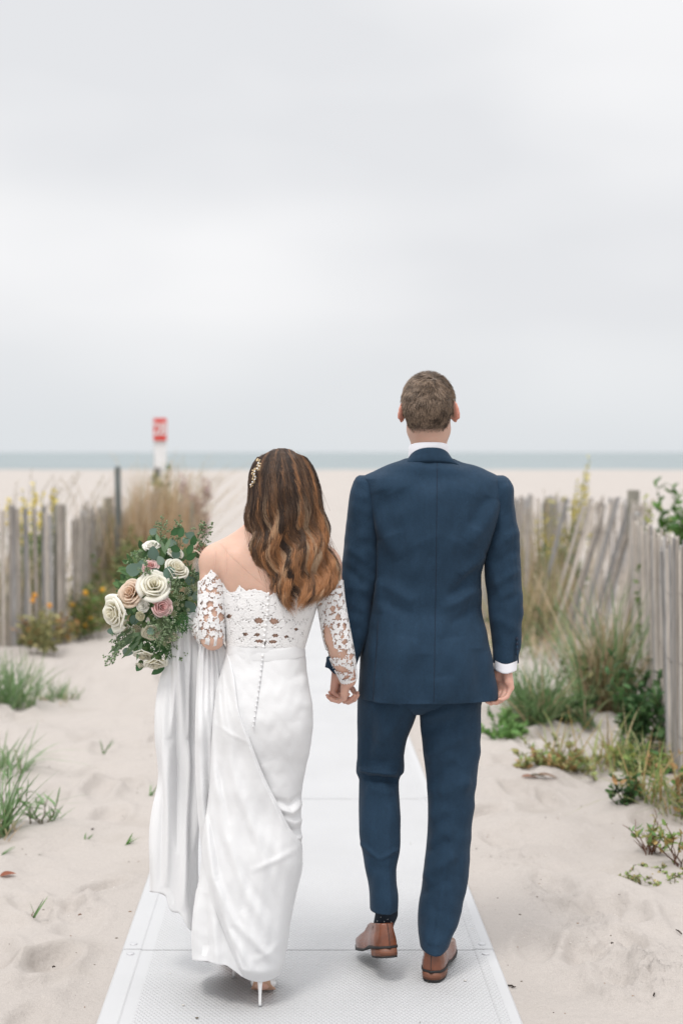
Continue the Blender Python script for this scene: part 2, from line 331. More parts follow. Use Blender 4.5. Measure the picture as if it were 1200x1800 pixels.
# ------------------------------------------------------------------ bodies as one continuous surface: distance field + surface nets
class Field:
    def __init__(s, lo, hi, h):
        s.lo = np.array(lo, float); s.h = h; s.n = np.ceil((np.array(hi) - s.lo) / h).astype(int) + 1
        s.D = np.full(s.n, 1.0, np.float32)
    def sub(s, lo, hi):
        a = np.clip(np.floor((np.array(lo) - s.lo) / s.h).astype(int), 0, s.n); b = np.clip(np.ceil((np.array(hi) - s.lo) / s.h).astype(int) + 1, 0, s.n)
        sl = tuple(slice(i, j) for i, j in zip(a, b))
        g = np.meshgrid(*[s.lo[i] + s.h * np.arange(a[i], b[i]) for i in range(3)], indexing='ij', sparse=True)
        return sl, g
    def put(s, sl, d, k, cut=False):
        A = s.D[sl]; d = d.astype(np.float32)
        if cut: d = -d; h = np.clip(.5 - .5 * (A - d) / k, 0, 1); s.D[sl] = A * (1 - h) + d * h + k * h * (1 - h) if k else np.maximum(A, d); return
        if k <= 0: s.D[sl] = np.minimum(A, d); return
        h = np.maximum(k - np.abs(A - d), 0) / k; s.D[sl] = np.minimum(A, d) - h * h * k * .25
    def cone(s, a, b, ra, rb, k=.01, cut=False):
        a = np.asarray(a, float); b = np.asarray(b, float); m = max(ra, rb) + k + 3 * s.h
        sl, g = s.sub(np.minimum(a, b) - m, np.maximum(a, b) + m)
        ba = b - a; l2 = max(ba.dot(ba), 1e-9); t = np.clip(sum((g[i] - a[i]) * ba[i] for i in range(3)) / l2, 0, 1)
        d = np.sqrt(sum((g[i] - a[i] - t * ba[i]) ** 2 for i in range(3))) - (ra + (rb - ra) * t); s.put(sl, d, k, cut)
    def chain(s, pts, rs, k=.01):
        for i in range(len(pts) - 1): s.cone(pts[i], pts[i + 1], rs[i], rs[i + 1], k)
    def ell(s, c, r, k=.01, R=None, cut=False):
        c = np.asarray(c, float); r = np.asarray(r, float); m = r.max() + k + 3 * s.h
        sl, g = s.sub(c - m, c + m); q = [g[i] - c[i] for i in range(3)]
        if R is not None: q = [sum(R[i][j] * q[j] for j in range(3)) for i in range(3)]
        k0 = np.sqrt(sum((q[i] / r[i]) ** 2 for i in range(3))); k1 = np.sqrt(sum((q[i] / r[i] ** 2) ** 2 for i in range(3))) + 1e-9
        s.put(sl, k0 * (k0 - 1) / k1, k, cut)
    def column(s, z0, z1, fn, k=.02):
        """fn(z) -> cx, cy, a, b, n : stacked superellipses"""
        zs = np.linspace(z0, z1, 5); v = np.array([fn(z) for z in zs]); m = .06
        lo = (min(v[:, 0] - v[:, 2]) - m, min(v[:, 1] - v[:, 3]) - m, z0 - m); hi = (max(v[:, 0] + v[:, 2]) + m, max(v[:, 1] + v[:, 3]) + m, z1 + m)
        sl, g = s.sub(lo, hi); z = g[2].ravel(); w_ = np.array([fn(min(max(q, z0), z1)) for q in z])
        cx, cy, a, b, n = [w_[:, i][None, None, :] for i in range(5)]
        X = np.abs(g[0] - cx) / a; Yy = np.abs(g[1] - cy) / b
        q = (X ** n + Yy ** n) ** (1 / n); d = (q - 1) * np.minimum(a, b)
        dz = np.maximum(z0 - g[2], g[2] - z1); d = np.where(dz > 0, np.sqrt(np.maximum(d, 0) ** 2 + dz ** 2) + np.minimum(d, 0) * 0, np.maximum(d, dz))
        s.put(sl, d, k)
    def surface(s):
        D = s.D; S = D < 0; n = np.array(D.shape)
        c = S[:-1, :-1, :-1].astype(np.int8)
        for dx, dy, dz in ((1, 0, 0), (0, 1, 0), (0, 0, 1), (1, 1, 0), (1, 0, 1), (0, 1, 1), (1, 1, 1)):
            c = c + S[dx:n[0] - 1 + dx, dy:n[1] - 1 + dy, dz:n[2] - 1 + dz]
        I = np.argwhere((c > 0) & (c < 8)); idx = np.full(c.shape, -1, np.int32); idx[tuple(I.T)] = np.arange(len(I))
        acc = np.zeros((len(I), 3)); cnt = np.zeros(len(I)); cs = [np.array(x) for x in np.ndindex(2, 2, 2)]
        for a in cs:
            for ax in range(3):
                if a[ax]: continue
                b = a.copy(); b[ax] = 1
                va = D[tuple((I + a).T)].astype(float); vb = D[tuple((I + b).T)].astype(float); m = (va < 0) != (vb < 0)
                t = np.where(m, va / np.where(m, va - vb, 1), 0); p = np.broadcast_to(a.astype(float), (len(I), 3)).copy(); p[:, ax] = t
                acc[m] += p[m]; cnt[m] += 1
        V = s.lo + s.h * (I + acc / cnt[:, None]); Q = []
        for ax in range(3):
            o = [i for i in range(3) if i != ax]
            A = S; B = np.roll(S, -1, ax); ch = A != B
            sl = [slice(1, n[i] - 1) for i in range(3)]; sl[ax] = slice(0, n[ax] - 1)
            E = np.argwhere(ch[tuple(sl)]); E += [0 if i == ax else 1 for i in range(3)]
            ins = S[tuple(E.T)]; u = np.zeros(3, int); v = np.zeros(3, int); u[o[0]] = 1; v[o[1]] = 1
            q = np.stack([idx[tuple((E - u - v).T)], idx[tuple((E - v).T)], idx[tuple(E.T)], idx[tuple((E - u).T)]], -1)
            if ax == 1: ins = ~ins
            q[~ins] = q[~ins][:, ::-1]; Q.append(q)
        Q = np.concatenate(Q); Q = Q[(Q >= 0).all(1)]
        # two light smoothing passes
        for lam in (.5, .5):
            e = np.concatenate([Q[:, [0, 1]], Q[:, [1, 2]], Q[:, [2, 3]], Q[:, [3, 0]]]); sm = np.zeros_like(V); ct = np.zeros(len(V))
            for a_, b_ in ((0, 1), (1, 0)):
                for k in range(3): sm[:, k] += np.bincount(e[:, a_], V[e[:, b_], k], len(V))
                ct += np.bincount(e[:, a_], minlength=len(V))
            V = V + lam * .5 * (sm / np.maximum(ct, 1)[:, None] - V)
        return V, Q
def rot_axis(v, ax, a):
    ax = ax / np.linalg.norm(ax); return v * math.cos(a) + np.cross(ax, v) * math.sin(a) + ax * ax.dot(v) * (1 - math.cos(a))
def hand(fd, wrist, along, thumb, normal, sc_=1.0, curls=((40, 40, 30),) * 4, thumb_curl=(25, 25), r0=.0088, spread=0.05, wr=(.028, .020), topen=.9):
    """palm and five separate fingers; normal = the way the palm faces"""
    al = np.asarray(along, float); al /= np.linalg.norm(al); nm = np.asarray(normal, float); nm -= al * nm.dot(al); nm /= np.linalg.norm(nm)
    th = np.asarray(thumb, float); th -= al * th.dot(al) + nm * th.dot(nm); th /= np.linalg.norm(th); wr_ = np.asarray(wrist, float); r = r0 * sc_
    L = .092 * sc_; kn = []
    for i, (o, ln) in enumerate(((1.5, .97), (.5, 1.0), (-.5, .96), (-1.5, .88))):
        base = wr_ + th * o * .008 * sc_ + al * .012 * sc_; k = wr_ + th * o * .0205 * sc_ + al * L * ln
        fd.cone(base, k, r * 1.25, r * 1.22, .012 * sc_); kn.append(k)
    fd.cone(wr_ + th * -.018 * sc_ + al * .02 + nm * .006, wr_ + th * -.024 * sc_ + al * .06 * sc_ + nm * .006, .014 * sc_, .012 * sc_, .012)
    fd.cone(wr_ + th * .016 * sc_ + al * .02 * sc_ + nm * .008, wr_ + th * .026 * sc_ + al * .05 * sc_ + nm * .010, .015 * sc_, .013 * sc_, .012)
    for i, (ln, rr) in enumerate(((.95, 1.0), (1.05, 1.04), (.98, 1.0), (.78, .88))):
        p = kn[i]; d = rot_axis(al, nm, -(1.5 - i) * spread * (1 if np.cross(nm, al).dot(th) > 0 else -1)); ax = np.cross(al, nm)
        for q, (pl, cu) in enumerate(zip((.044, .027, .021), curls[i])):
            d = rot_axis(d, ax, math.radians(cu)); p2 = p + d * pl * ln * sc_
            fd.cone(p, p2, r * rr * (1.08 - .12 * q), r * rr * (.98 - .12 * q), .0022); p = p2
    p = wr_ + th * .020 * sc_ + al * .028 * sc_ + nm * .006; d = al * .75 + th * topen + nm * .35; d /= np.linalg.norm(d)
    p2 = p + d * .036 * sc_; fd.cone(p, p2, r * 1.5, r * 1.15, .01); d = rot_axis(d, np.cross(d, al + nm * .6), math.radians(thumb_curl[0]))
    p3 = p2 + d * .031 * sc_; fd.cone(p2, p3, r * 1.12, r * 1.05, .003); d = rot_axis(d, np.cross(d, al + nm * .6), math.radians(thumb_curl[1]))
    fd.cone(p3, p3 + d * .024 * sc_, r * 1.05, r * .85, .003)
def head(fd, c, s=1.0, yaw=0.0, neck=None, neck_r=(.058, .062), male=True):
    """c = centre of the skull; the face looks along +y turned by yaw"""
    ca, sa = math.cos(yaw), math.sin(yaw)
    def q(x, y, z): return np.array(c) + s * np.array([x * ca + y * sa, -x * sa + y * ca, z])
    R = [[ca, -sa, 0], [sa, ca, 0], [0, 0, 1]]
    fd.ell(q(0, 0, .01), np.array((.0755, .098, .092)) * s, .01, R)
    fd.ell(q(0, -.045, -.015), np.array((.066, .055, .060)) * s, .03, R)
    fd.ell(q(0, .045, -.070), np.array((.056, .058, .060)) * s, .03, R)
    fd.cone(q(0, .082, -.112), q(0, .07, -.10), .020 * s, .022 * s, .03)
    for sx in (-1, 1):
        fd.cone(q(sx * .046, .012, -.075), q(sx * .022, .078, -.110), .018 * s, .016 * s, .03)
        fd.ell(q(sx * .034, .092, -.004), np.array((.017, .012, .011)) * s, .006, R, cut=True)
        fd.ell(q(sx * .033, .084, -.004), np.array((.0125, .0125, .0125)) * s, .002)
        fd.cone(q(sx * .018, .098, .014), q(sx * .048, .086, .016), .006 * s, .005 * s, .012)
        # ear: rim, bowl and lobe
        e = q(sx * .080, -.002, -.018)
        ax = rot_axis(rot_axis(np.array([1., 0, 0]), np.array([0, 0, 1.]), math.radians(sx * 28)), np.array([0, 1., 0]), math.radians(-sx * 14))
        ff = frame(ax); Re = [ff[0], ff[1], ff[2]]
        fd.ell(e, np.array((.0065, .019, .034)) * s, .006, Re)
        o = ax * sx
        for a_ in np.linspace(-2.0, 2.2, 10)[:-1]:
            b_ = a_ + 4.2 / 9; rr = (.0190, .034)
            pa = e + o * .004 + s * (ff[1] * rr[0] * math.cos(a_ + 1.57) + ff[2] * rr[1] * math.sin(a_ + 1.57)); pb = e + o * .004 + s * (ff[1] * rr[0] * math.cos(b_ + 1.57) + ff[2] * rr[1] * math.sin(b_ + 1.57))
            fd.cone(pa, pb, .0042 * s, .0042 * s, .003)
    fd.cone(q(0, .098, .004), q(0, .118, -.036), .008 * s, .012 * s, .012)
    for sx in (-1, 1): fd.ell(q(sx * .010, .110, -.038), np.array((.008, .009, .007)) * s, .005)
    fd.cone(q(-.018, .099, -.066), q(.018, .099, -.066), .006 * s, .006 * s, .004); fd.cone(q(-.015, .099, -.075), q(.015, .099, -.075), .0065 * s, .0065 * s, .004)
    if neck is not None: fd.cone(q(0, -.010, -.06), neck, neck_r[0], neck_r[1], .035)
    return q
def ringpts(cx, cy, a, b, n, th):
    c, s_ = np.cos(th), np.sin(th); return cx + a * np.sign(c) * np.abs(c) ** (2 / n), cy + b * np.sign(s_) * np.abs(s_) ** (2 / n)
def band(tab, Yc, q, nu, n=2.3, fold=None, off=0.0, amp=1.0):
    """tube through rows (py, xl, xr, depth half[, dY]) given in photo rows; fold = ridges on its back, in photo pixels"""
    v = interp(tab, q); th = np.arange(nu) / nu * 2 * np.pi - np.pi / 2; R = []
    for py, r in zip(q, v):
        Y = Yc + (r[3] if len(r) > 3 else 0); xa = (r[0] - CX) / F * Y; xb = (r[1] - CX) / F * Y
        x, y = ringpts((xa + xb) / 2, Y, (xb - xa) / 2 + off, r[2] + off, n if np.isscalar(n) else np.interp(py, *n), th)
        R.append(np.stack([x, y, np.full(nu, CH - (py - HY) / F * Y)], -1))
    return np.array(R)
def normals(R, closed=True):
    du = (np.roll(R, -1, 1) - np.roll(R, 1, 1)) if closed else np.gradient(R, axis=1); dv = np.gradient(R, axis=0)
    n = np.cross(du, dv); n /= np.linalg.norm(n, axis=2)[..., None] + 1e-12; c = R.mean(1, keepdims=True)
    s_ = np.sign((n * (R - c)).sum(2, keepdims=True)); s_[s_ == 0] = 1; return n * s_
def project(R): return CX + R[..., 0] / R[..., 1] * F, HY + (CH - R[..., 2]) / R[..., 1] * F
def fold_back(R, L, extra=None):
    n = normals(R); X, Yp = project(R); w_ = smooth01(-n[..., 1], -.25, .35); d = ridges(X, Yp, L) if L else 0
    if extra is not None: d = d + extra(X, Yp)
    return R + n * (d * w_)[..., None]

# ================================================================== the groom
YG = 4.40
gr = empty('person', (.36, 4.42, 0), 'person in a navy blue suit and tan shoes walking away on the white mat', 'person')
fd = Field((.02, 4.12, .02), (.74, 4.78, 1.90), .0032)
hc = P(752.5, 714.5, 4.40)
q_ = head(fd, hc, .975, yaw=.16, neck=P(754, 815, 4.405), neck_r=(.053, .053))
GT = [(806, 700, 808, .06), (838, 668, 842, .075), (870, 662, 862, .09), (930, 668, 858, .095), (1030, 680, 840, .09), (1130, 668, 846, .095), (1235, 660, 846, .09)]
def gtorso(z):
    py = HY + (CH - z) * F / YG; v = interp(GT, py)[0]; return ((v[0] + v[1]) / 2 - CX) / F * YG, YG, (v[1] - v[0]) / 2 / F * YG * .86, v[2] * .82, 2.1
fd.column(CH - (1195 - HY) / F * YG, CH - (830 - HY) / F * YG, gtorso, .03)
# arms
fd.chain([P(650, 868, 4.40), P(632, 1010, 4.40), P(612, 1120, 4.385), P(591, 1172, 4.37)], [.046, .032, .024, .022], .02)
fd.chain([P(868, 868, 4.40), P(884, 1020, 4.40), P(886, 1120, 4.39), P(885, 1160, 4.385)], [.046, .032, .027, .024], .02)
hand(fd, P(886, 1166, 4.385), (-.02, -.05, -1), (-.65, .75, 0), (-.75, -.65, 0), .90, ((44, 40, 28), (40, 40, 28), (36, 38, 28), (32, 36, 26)), (12, 14), r0=.0092)
hand(fd, P(593, 1176, 4.36), (-.02, -.10, -1), (.5, .85, 0), (.82, -.50, 0), .86, ((62, 55, 30), (60, 52, 28), (58, 50, 28), (56, 48, 26)), (20, 20), r0=.0092)
# legs down to the ankles and feet
fd.chain([P(690, 1190, 4.40), P(669, 1355, 4.47), P(678, 1590, 4.40)], [.070, .050, .024], .02)
fd.chain([P(790, 1190, 4.40), P(797, 1380, 4.42), P(764, 1665, 4.42)], [.070, .052, .034], .02)
fd.cone(P(676, 1590, 4.40), P(672, 1660, 4.46), .024, .022, .02); fd.cone(P(764, 1665, 4.42), P(772, 1690, 4.50), .033, .026, .02)
V, Q = fd.surface(); BV, BQ = V, Q
X, Yp = project(V); base = np.array((.56, .355, .275)); col = np.tile(base, (len(V), 1))
er = ((X < 716) | (X > 792)) & (Yp < 775) & (Yp > 705); k = smooth01(np.abs(X - 753), 42, 49) * er; col = col * (1 - k[:, None]) + np.array((.62, .29, .22)) * k[:, None]
hd = smooth01(Yp, 1165, 1185) * (Yp < 1260); red = hd * .5; col = col * (1 - red[:, None]) + np.array((.60, .315, .25)) * red[:, None]
d_ = V - hc; hx = d_[:, 0] * math.cos(.16) - d_[:, 1] * math.sin(.16); hy_ = d_[:, 0] * math.sin(.16) + d_[:, 1] * math.cos(.16)
def hairline(x, y): return np.interp(y, [-.09, -.045, -.012, .01, .035, .055, .075, .1], [-.079, -.076, -.050, .012, .012, .030, .055, .062]) - .0 * x
def earmask(x, y, z): return (np.abs(x) > .0775) & (z < .022) & (z > -.06) & (y > -.035)
k = smooth01(d_[:, 2] - hairline(hx, hy_), -.006, .016) * ~earmask(hx, hy_, d_[:, 2]); col = col * (1 - k[:, None]) + np.array((.11, .082, .060)) * k[:, None]
mesh('body', V, Q, M['skin'], gr, col=col); del fd
def strands(Pt, rad, colr):
    """three-sided tubes for many hairs at once: Pt (n,m,3), rad (n,m), colr (n,3) or (n,m,3)"""
    n, m = Pt.shape[:2]; T = np.gradient(Pt, axis=1); T /= np.linalg.norm(T, axis=2)[..., None] + 1e-12
    up = np.array([.31, -.9, .28]); u = np.cross(T, up); u /= np.linalg.norm(u, axis=2)[..., None] + 1e-9; v = np.cross(T, u)
    a = np.arange(3) / 3 * 2 * np.pi; R = Pt[:, :, None] + rad[:, :, None, None] * (np.cos(a)[None, None, :, None] * u[:, :, None] + np.sin(a)[None, None, :, None] * v[:, :, None])
    f = gridfaces(m, 3, True); Fs = (np.arange(n)[:, None, None] * (m * 3) + f[None]).reshape(-1, 4)
    if colr.ndim == 2: colr = np.repeat(colr[:, None], m, 1)
    return R.reshape(-1, 3), Fs, np.repeat(colr[:, :, None], 3, 2).reshape(-1, 3)
# short hair: thousands of short hairs rooted all over the scalp, from the crown whorl down to a faded nape
def ghair(V, Q):
    yaw = .16; ca, sa = math.cos(yaw), math.sin(yaw); tri = np.concatenate([Q[:, [0, 1, 2]], Q[:, [0, 2, 3]]])
    g = np.random.default_rng(3); c = V[tri].mean(1); tri = tri[(c[:, 2] > hc[2] - .11) & (np.abs(c - hc).max(1) < .14)]
    A = np.cross(V[tri[:, 1]] - V[tri[:, 0]], V[tri[:, 2]] - V[tri[:, 0]]); ar = np.linalg.norm(A, axis=1); n = 42000
    i = g.choice(len(tri), n, p=ar / ar.sum()); u, v = g.random(n), g.random(n); m = u + v > 1; u[m], v[m] = 1 - u[m], 1 - v[m]
    T = tri[i]; root = V[T[:, 0]] + u[:, None] * (V[T[:, 1]] - V[T[:, 0]]) + v[:, None] * (V[T[:, 2]] - V[T[:, 0]]); out = A[i] / ar[i][:, None]
    out *= np.sign((out * (root - hc)).sum(1))[:, None]
    d = root - hc; x = d[:, 0] * ca - d[:, 1] * sa; y = d[:, 0] * sa + d[:, 1] * ca; z = d[:, 2]
    line = hairline(x, y); up = z - line; ok = (up > g.uniform(-.004, .016, n) ** 1.0) & ~earmask(x, y, z)
    root, out, up, x, y, z = root[ok], out[ok], up[ok], x[ok], y[ok], z[ok]; n = len(root)
    whorl = hc + np.array([.014, -.050, .090]); dn = root - whorl; dn -= out * (dn * out).sum(1)[:, None]; dn /= np.linalg.norm(dn, axis=1)[:, None] + 1e-9
    tw = np.cross(out, dn); clump = Wave(8, .03, 12, 3)(root[:, 0], root[:, 1], root[:, 2]); cl2 = Wave(9, .011, 14, 3)(root[:, 0], root[:, 1], root[:, 2])
    top = smooth01(up, .0, .10); ln = (.006 + .019 * top) * g.uniform(.7, 1.25, n) * np.where((np.abs(x) > .062) & (z < .035), .45, 1); lift = .20 + .25 * top + g.uniform(-.1, .15, n)
    dr = dn + tw * (.35 * clump + .30 * cl2 + g.normal(0, .14, n))[:, None]; dr[:, 2] -= .35; dr -= out * (dr * out).sum(1)[:, None]; dr /= np.linalg.norm(dr, axis=1)[:, None]
    p1 = root + (dr * .5 + out * lift[:, None] * .5) * ln[:, None]; p2 = root + (dr * .97 + out * (lift * .6)[:, None]) * ln[:, None]
    c0 = np.array((.075, .050, .033)); c1 = np.array((.42, .305, .22)); f = np.clip(.34 + .16 * clump + .18 * cl2 + .22 * g.normal(size=n), 0, 1); cl = c0 + (c1 - c0) * f[:, None]
    k = np.ones((n, 1)) * (.55 + .45 * smooth01(up, 0, .03))[:, None]
    V_, Fs, C = strands(np.stack([root - out * .001, p1, p2], 1), np.stack([.00060 * k[:, 0], .00050 * k[:, 0], np.full(n, .00016)], 1), cl); mesh('hair', V_, Fs, M['hair'], gr, col=C)
ghair(BV, BQ)

# shirt: collar stand, and cuffs
sh = MB()
th = np.arange(48) / 48 * 2 * np.pi - np.pi / 2
def ringz(cx, cy, a, b, z0, z1, py_=None):    # z0 at the back, z1 at the front
    f = (1 + np.sin(th)) / 2; return np.stack([cx + a * np.cos(th), cy + b * np.sin(th), z0 + (z1 - z0) * f ** 1.3], -1)
c_ = P(753, 790, 4.40); zb = P(753, 777, 4.34)[2]
R = [ringz(c_[0], 4.405, .0625, .068, zb - .060, zb - .085), ringz(c_[0], 4.405, .0622, .068, zb - .02, zb - .05), ringz(c_[0], 4.405, .0615, .067, zb - .0025, zb - .034), ringz(c_[0], 4.405, .0602, .0655, zb, zb - .032), ringz(c_[0], 4.405, .0588, .064, zb - .003, zb - .036), ringz(c_[0], 4.405, .0580, .063, zb - .03, zb - .06)]
sh.add(*loft(np.array(R))); shirt = sh.build('shirt', M['shirt'], gr)
# ------------------------------------------------ jacket
JT = [(1223, 629, 873, .128), (1180, 631, 867, .134), (1130, 634, 859, .134), (1085, 645, 851, .128), (1050, 655, 848, .124), (1015, 661, 849, .122), (985, 662, 853, .124), (960, 660, 861, .127),
      (930, 655, 871, .130), (900, 648, 880, .130), (870, 641, 885, .128), (850, 636, 885, .122), (841, 634, 882, .116), (835, 642, 873, .112), (829, 655, 860, .108), (822, 669, 845, .103), (816, 683, 830, .098), (811, 699, 813, .090), (806, 712, 799, .074)]
JT = JT[::-1]
q = np.concatenate([np.linspace(1223, 845, 150), np.linspace(844, 806, 40)])
R = band(JT, YG, q, 180, n=([800, 850, 900, 1236], [2.1, 2.5, 2.7, 2.6]))
# the back leans with the shoulder blades and hollows at the waist
X, Yp = project(R)
prof = interp([(795, .030), (830, .012), (870, -.004), (920, -.008), (980, .002), (1040, .014), (1090, .010), (1150, -.004), (1236, -.010)], q)[:, 0]
R[:, :, 1] += prof[:, None] * smooth01(-(R[:, :, 1] - YG), -.02, .08)
# hem drops a little towards the centre back
JF = [(640, 880, 700, 985, 12, .0045), (668, 862, 690, 940, 14, -.004), (700, 860, 745, 950, 26, -.004), (660, 950, 672, 1080, 9, .005), (880, 880, 828, 960, 11, .0045), (862, 870, 836, 930, 12, -.0045), (835, 870, 800, 950, 20, -.003),
      (856, 975, 810, 1015, 9, .004), (850, 1000, 790, 1052, 9, -.0045), (848, 1035, 775, 1072, 8, .0045), (850, 1062, 790, 1100, 8, -.003), (664, 1020, 730, 1060, 9, .004), (662, 1050, 725, 1085, 8, -.003), (700, 1075, 830, 1080, 20, -.003),
      (690, 822, 830, 826, 8, .003), (720, 845, 790, 850, 14, -.003), (715, 1120, 690, 1236, 16, .005), (745, 1150, 742, 1236, 12, -.004), (800, 1120, 815, 1236, 18, .005), (840, 1140, 848, 1236, 12, -.004), (775, 1190, 778, 1236, 14, .003)]
WJ, WJ2, WJ3 = Wave(31, 95, 12), Wave(32, 38, 14), Wave(33, 260, 8)
def jx(X, Y):
    cs = 768 - (Y - 808) * .014; d = .0028 * WJ(X, Y * .6) + .0014 * WJ2(X, Y * .7) + .0045 * WJ3(X, Y * .6)
    d -= .0022 * np.exp(-((X - cs) / 1.3) ** 2) * (Y > 806)                 # centre back seam
    vl = 663 - smooth01(Y, 1095, 1232) * 8; vr = 856
    d -= .005 * smooth01(vl + 1.2 - X, 0, 2.4) * smooth01(Y, 1092, 1110)       # side vents
    return d
R = fold_back(R, [(a, b, c, d, e * 1.15, f * 2.3) for a, b, c, d, e, f in JF], jx); JR = R
hem = R[:1].copy(); cxy = R[0].mean(0)
hem_in = []
for s_, dz in ((.998, -.0015), (.985, 0.0), (.978, .006), (.97, .05)):
    h = cxy + (R[0] - cxy) * np.array([s_, s_, 1]); h[:, 2] += dz; hem_in.append(h)
V, Fs = loft(np.concatenate([np.array(hem_in[::-1]), R]), True)
jk = mesh('jacket', V, Fs, M['suit'], gr)
# collar of the jacket: a folded band round the neck
th2 = np.arange(72) / 72 * 2 * np.pi - np.pi / 2; f = (1 + np.sin(th2)) / 2
def cr_(a, b, py, cxp, drop, Yc=4.402, up=0):
    c = P(cxp, py, 4.33); x = P(cxp, py, 4.40)[0] + a * np.cos(th2); return np.stack([x, Yc + b * np.sin(th2), c[2] - drop * f ** 1.2 - .004 * np.abs(np.cos(th2)) ** 3 * (1 - f) + up], -1)
ccx = 754
rows = [cr_(.100, .074, 813, ccx, .085), cr_(.1050, .0800, 810.5, ccx, .085), cr_(.1050, .0815, 808.5, ccx, .085), cr_(.0880, .0785, 801, ccx, .08), cr_(.0740, .0755, 794, ccx, .08), cr_(.0665, .0725, 788, ccx, .08), cr_(.0645, .0705, 786.5, ccx, .08), cr_(.0625, .0690, 788, ccx, .08), cr_(.060, .067, 800, ccx, .08)]
V, Fs = loft(np.array(rows), True); mesh('collar', V, Fs, M['suit'], jk)
def sleeve(tab, name, seamx, hemf, folds, seed, Yc=YG, parent=None):
    q = np.concatenate([np.linspace(tab[0][0], tab[0][0] + 22, 22), np.linspace(tab[0][0] + 24, tab[-1][0], 110)])
    R = band(tab, Yc, q, 72, n=2.15); w1, w2 = Wave(seed, 60, 12), Wave(seed + 1, 26, 12)
    X, Yp = project(R); v = interp(tab, q); sx = seamx(q)[:, None]
    th = np.arange(72) / 72 * 2 * np.pi - np.pi / 2
    R = fold_back(R, [(a, b, c, d, e, f * 1.3) for a, b, c, d, e, f in folds], lambda X, Y: .0016 * w1(X, Y * .6) + .0010 * w2(X, Y * .8) - .0018 * np.exp(-((X - np.interp(Y, q, seamx(q))) / 1.2) ** 2))
    if hemf is not None:
        k = smooth01(q, tab[-1][0] - 60, tab[-1][0])[:, None]; X, Yp = project(R); R[:, :, 2] += k * hemf(X, R[:, :, 1])
    c = R[-1].mean(0); ends = []
    for s_, dz in ((.985, 0.0), (.93, .004), (.90, .03)):
        h = c + (R[-1] - c) * s_; h[:, 2] += dz; ends.append(h)
    V, Fs = loft(np.concatenate([R, np.array(ends)]), True, (True, False)); return mesh('sleeve', V, Fs, M['suit'], parent)
SL = [(835.5, 631, 646, .010, 0), (838, 627, 652, .030, 0), (843, 623, 657, .046, 0), (852, 619, 661, .058, 0), (870, 615, 664, .068, 0), (900, 611, 666, .071, 0), (930, 607, 667, .070, 0), (960, 604, 667, .068, 0), (1000, 600, 664, .064, 0), (1040, 598, 660, .061, -.002),
      (1080, 596, 654, .057, -.006), (1110, 590, 647, .053, -.012), (1140, 582, 636, .049, -.020), (1160, 574, 626, .046, -.026), (1172, 572, 620, .046, -.03)]
sleeve(SL, 'sleeve', lambda y: np.interp(y, [835, 870, 1000, 1172], [622, 628, 622, 600]), lambda X, Y: -.016 * smooth01(X, 575, 590) + .0, [(607, 960, 650, 990, 8, .004), (603, 990, 640, 1030, 8, -.004), (600, 1030, 650, 1040, 8, .004), (598, 1060, 640, 1085, 8, -.003), (618, 850, 616, 930, 8, .002)], 41, parent=jk)
SR = [(835.5, 870, 884, .010), (838, 865, 889, .030), (843, 860, 893, .046), (852, 856, 897, .058), (870, 853, 901, .068), (900, 852, 905, .071), (930, 853, 908, .070), (960, 852, 912, .068), (1000, 851, 915.5, .064), (1015, 851.5, 916, .062), (1050, 856, 917.5, .060),
      (1085, 859, 917, .057), (1120, 863, 915.5, .053), (1150, 866, 912.5, .050), (1166, 867, 910, .049)]
sleeve(SR, 'sleeve', lambda y: np.interp(y, [835, 870, 960, 1060, 1166], [890, 893, 903, 909, 903]), lambda X, Y: -.010 * np.exp(-((X - 890) / 16) ** 2) + .004, [(905, 930, 868, 965, 8, .004), (910, 965, 862, 995, 8, -.004), (914, 1000, 866, 1030, 7, .004), (914, 1045, 872, 1062, 7, -.003), (892, 850, 900, 930, 8, .002), (870, 1080, 905, 1110, 9, .003)], 51, parent=jk)
# vent flap and buttons on the right cuff
for k in range(4): mesh('button', *sphere(P(908.5 - .2 * k, 1150 - k * 9, 4.352), (.0045, .004, .0055)), M['seam'], jk)
V, Fs = tube([P(908, 1128, 4.352), P(909, 1150, 4.350), P(910.5, 1166, 4.352)], [.002, .0032, .0015], 6); mesh('cuff_flap', V, Fs, M['suit'], jk)
def on_back(R, px, py, lift=.0004):
    """point of the back of a tube R that appears at photo pixel (px, py)"""
    X, Yp = project(R); n = R.shape[1]; i = np.argmin(np.abs(Yp[:, 0] - py)); row = R[i]; bk = row[:, 1] < row[:, 1].mean(); j = np.where(bk)[0]; xx = X[i][j]; o = np.argsort(xx)
    xx, rr = xx[o], row[j][o]; return np.array([np.interp(px, xx, rr[:, k]) for k in range(3)]) + [0, -lift, 0]
def stitch(R, pts, r, parent, name='seam', m=None):
    pts = np.array(pts, float); t = np.linspace(0, 1, 60); s_ = np.linspace(0, 1, len(pts)); px = np.interp(t, s_, pts[:, 0]); py = np.interp(t, s_, pts[:, 1])
    V, Fs = tube(np.array([on_back(R, a, b) for a, b in zip(px, py)]), r, 5); return mesh(name, V, Fs, m or M['seam'], parent)
stitch(JR, [(768, 812), (766, 1000), (762, 1234)], .0008, jk); stitch(JR, [(664, 1095), (660, 1160), (655.5, 1234)], .0011, jk)
# shirt cuff on the right wrist
cq = np.linspace(1160, 1177, 8); R = band([(1160, 868, 908, .041), (1177, 868, 907, .040)], 4.385, cq, 40); X, _ = project(R)
R[:, :, 2] -= .010 * np.exp(-((X - 888) / 16) ** 2) - .003
inn = R[-1:].copy(); c = inn.mean(1, keepdims=True); inn = c + (inn - c) * .93; inn2 = inn + np.array([0, 0, .02]); V, Fs = loft(np.concatenate([R, inn, inn2])); mesh('cuff', V, Fs, M['shirt'], shirt)
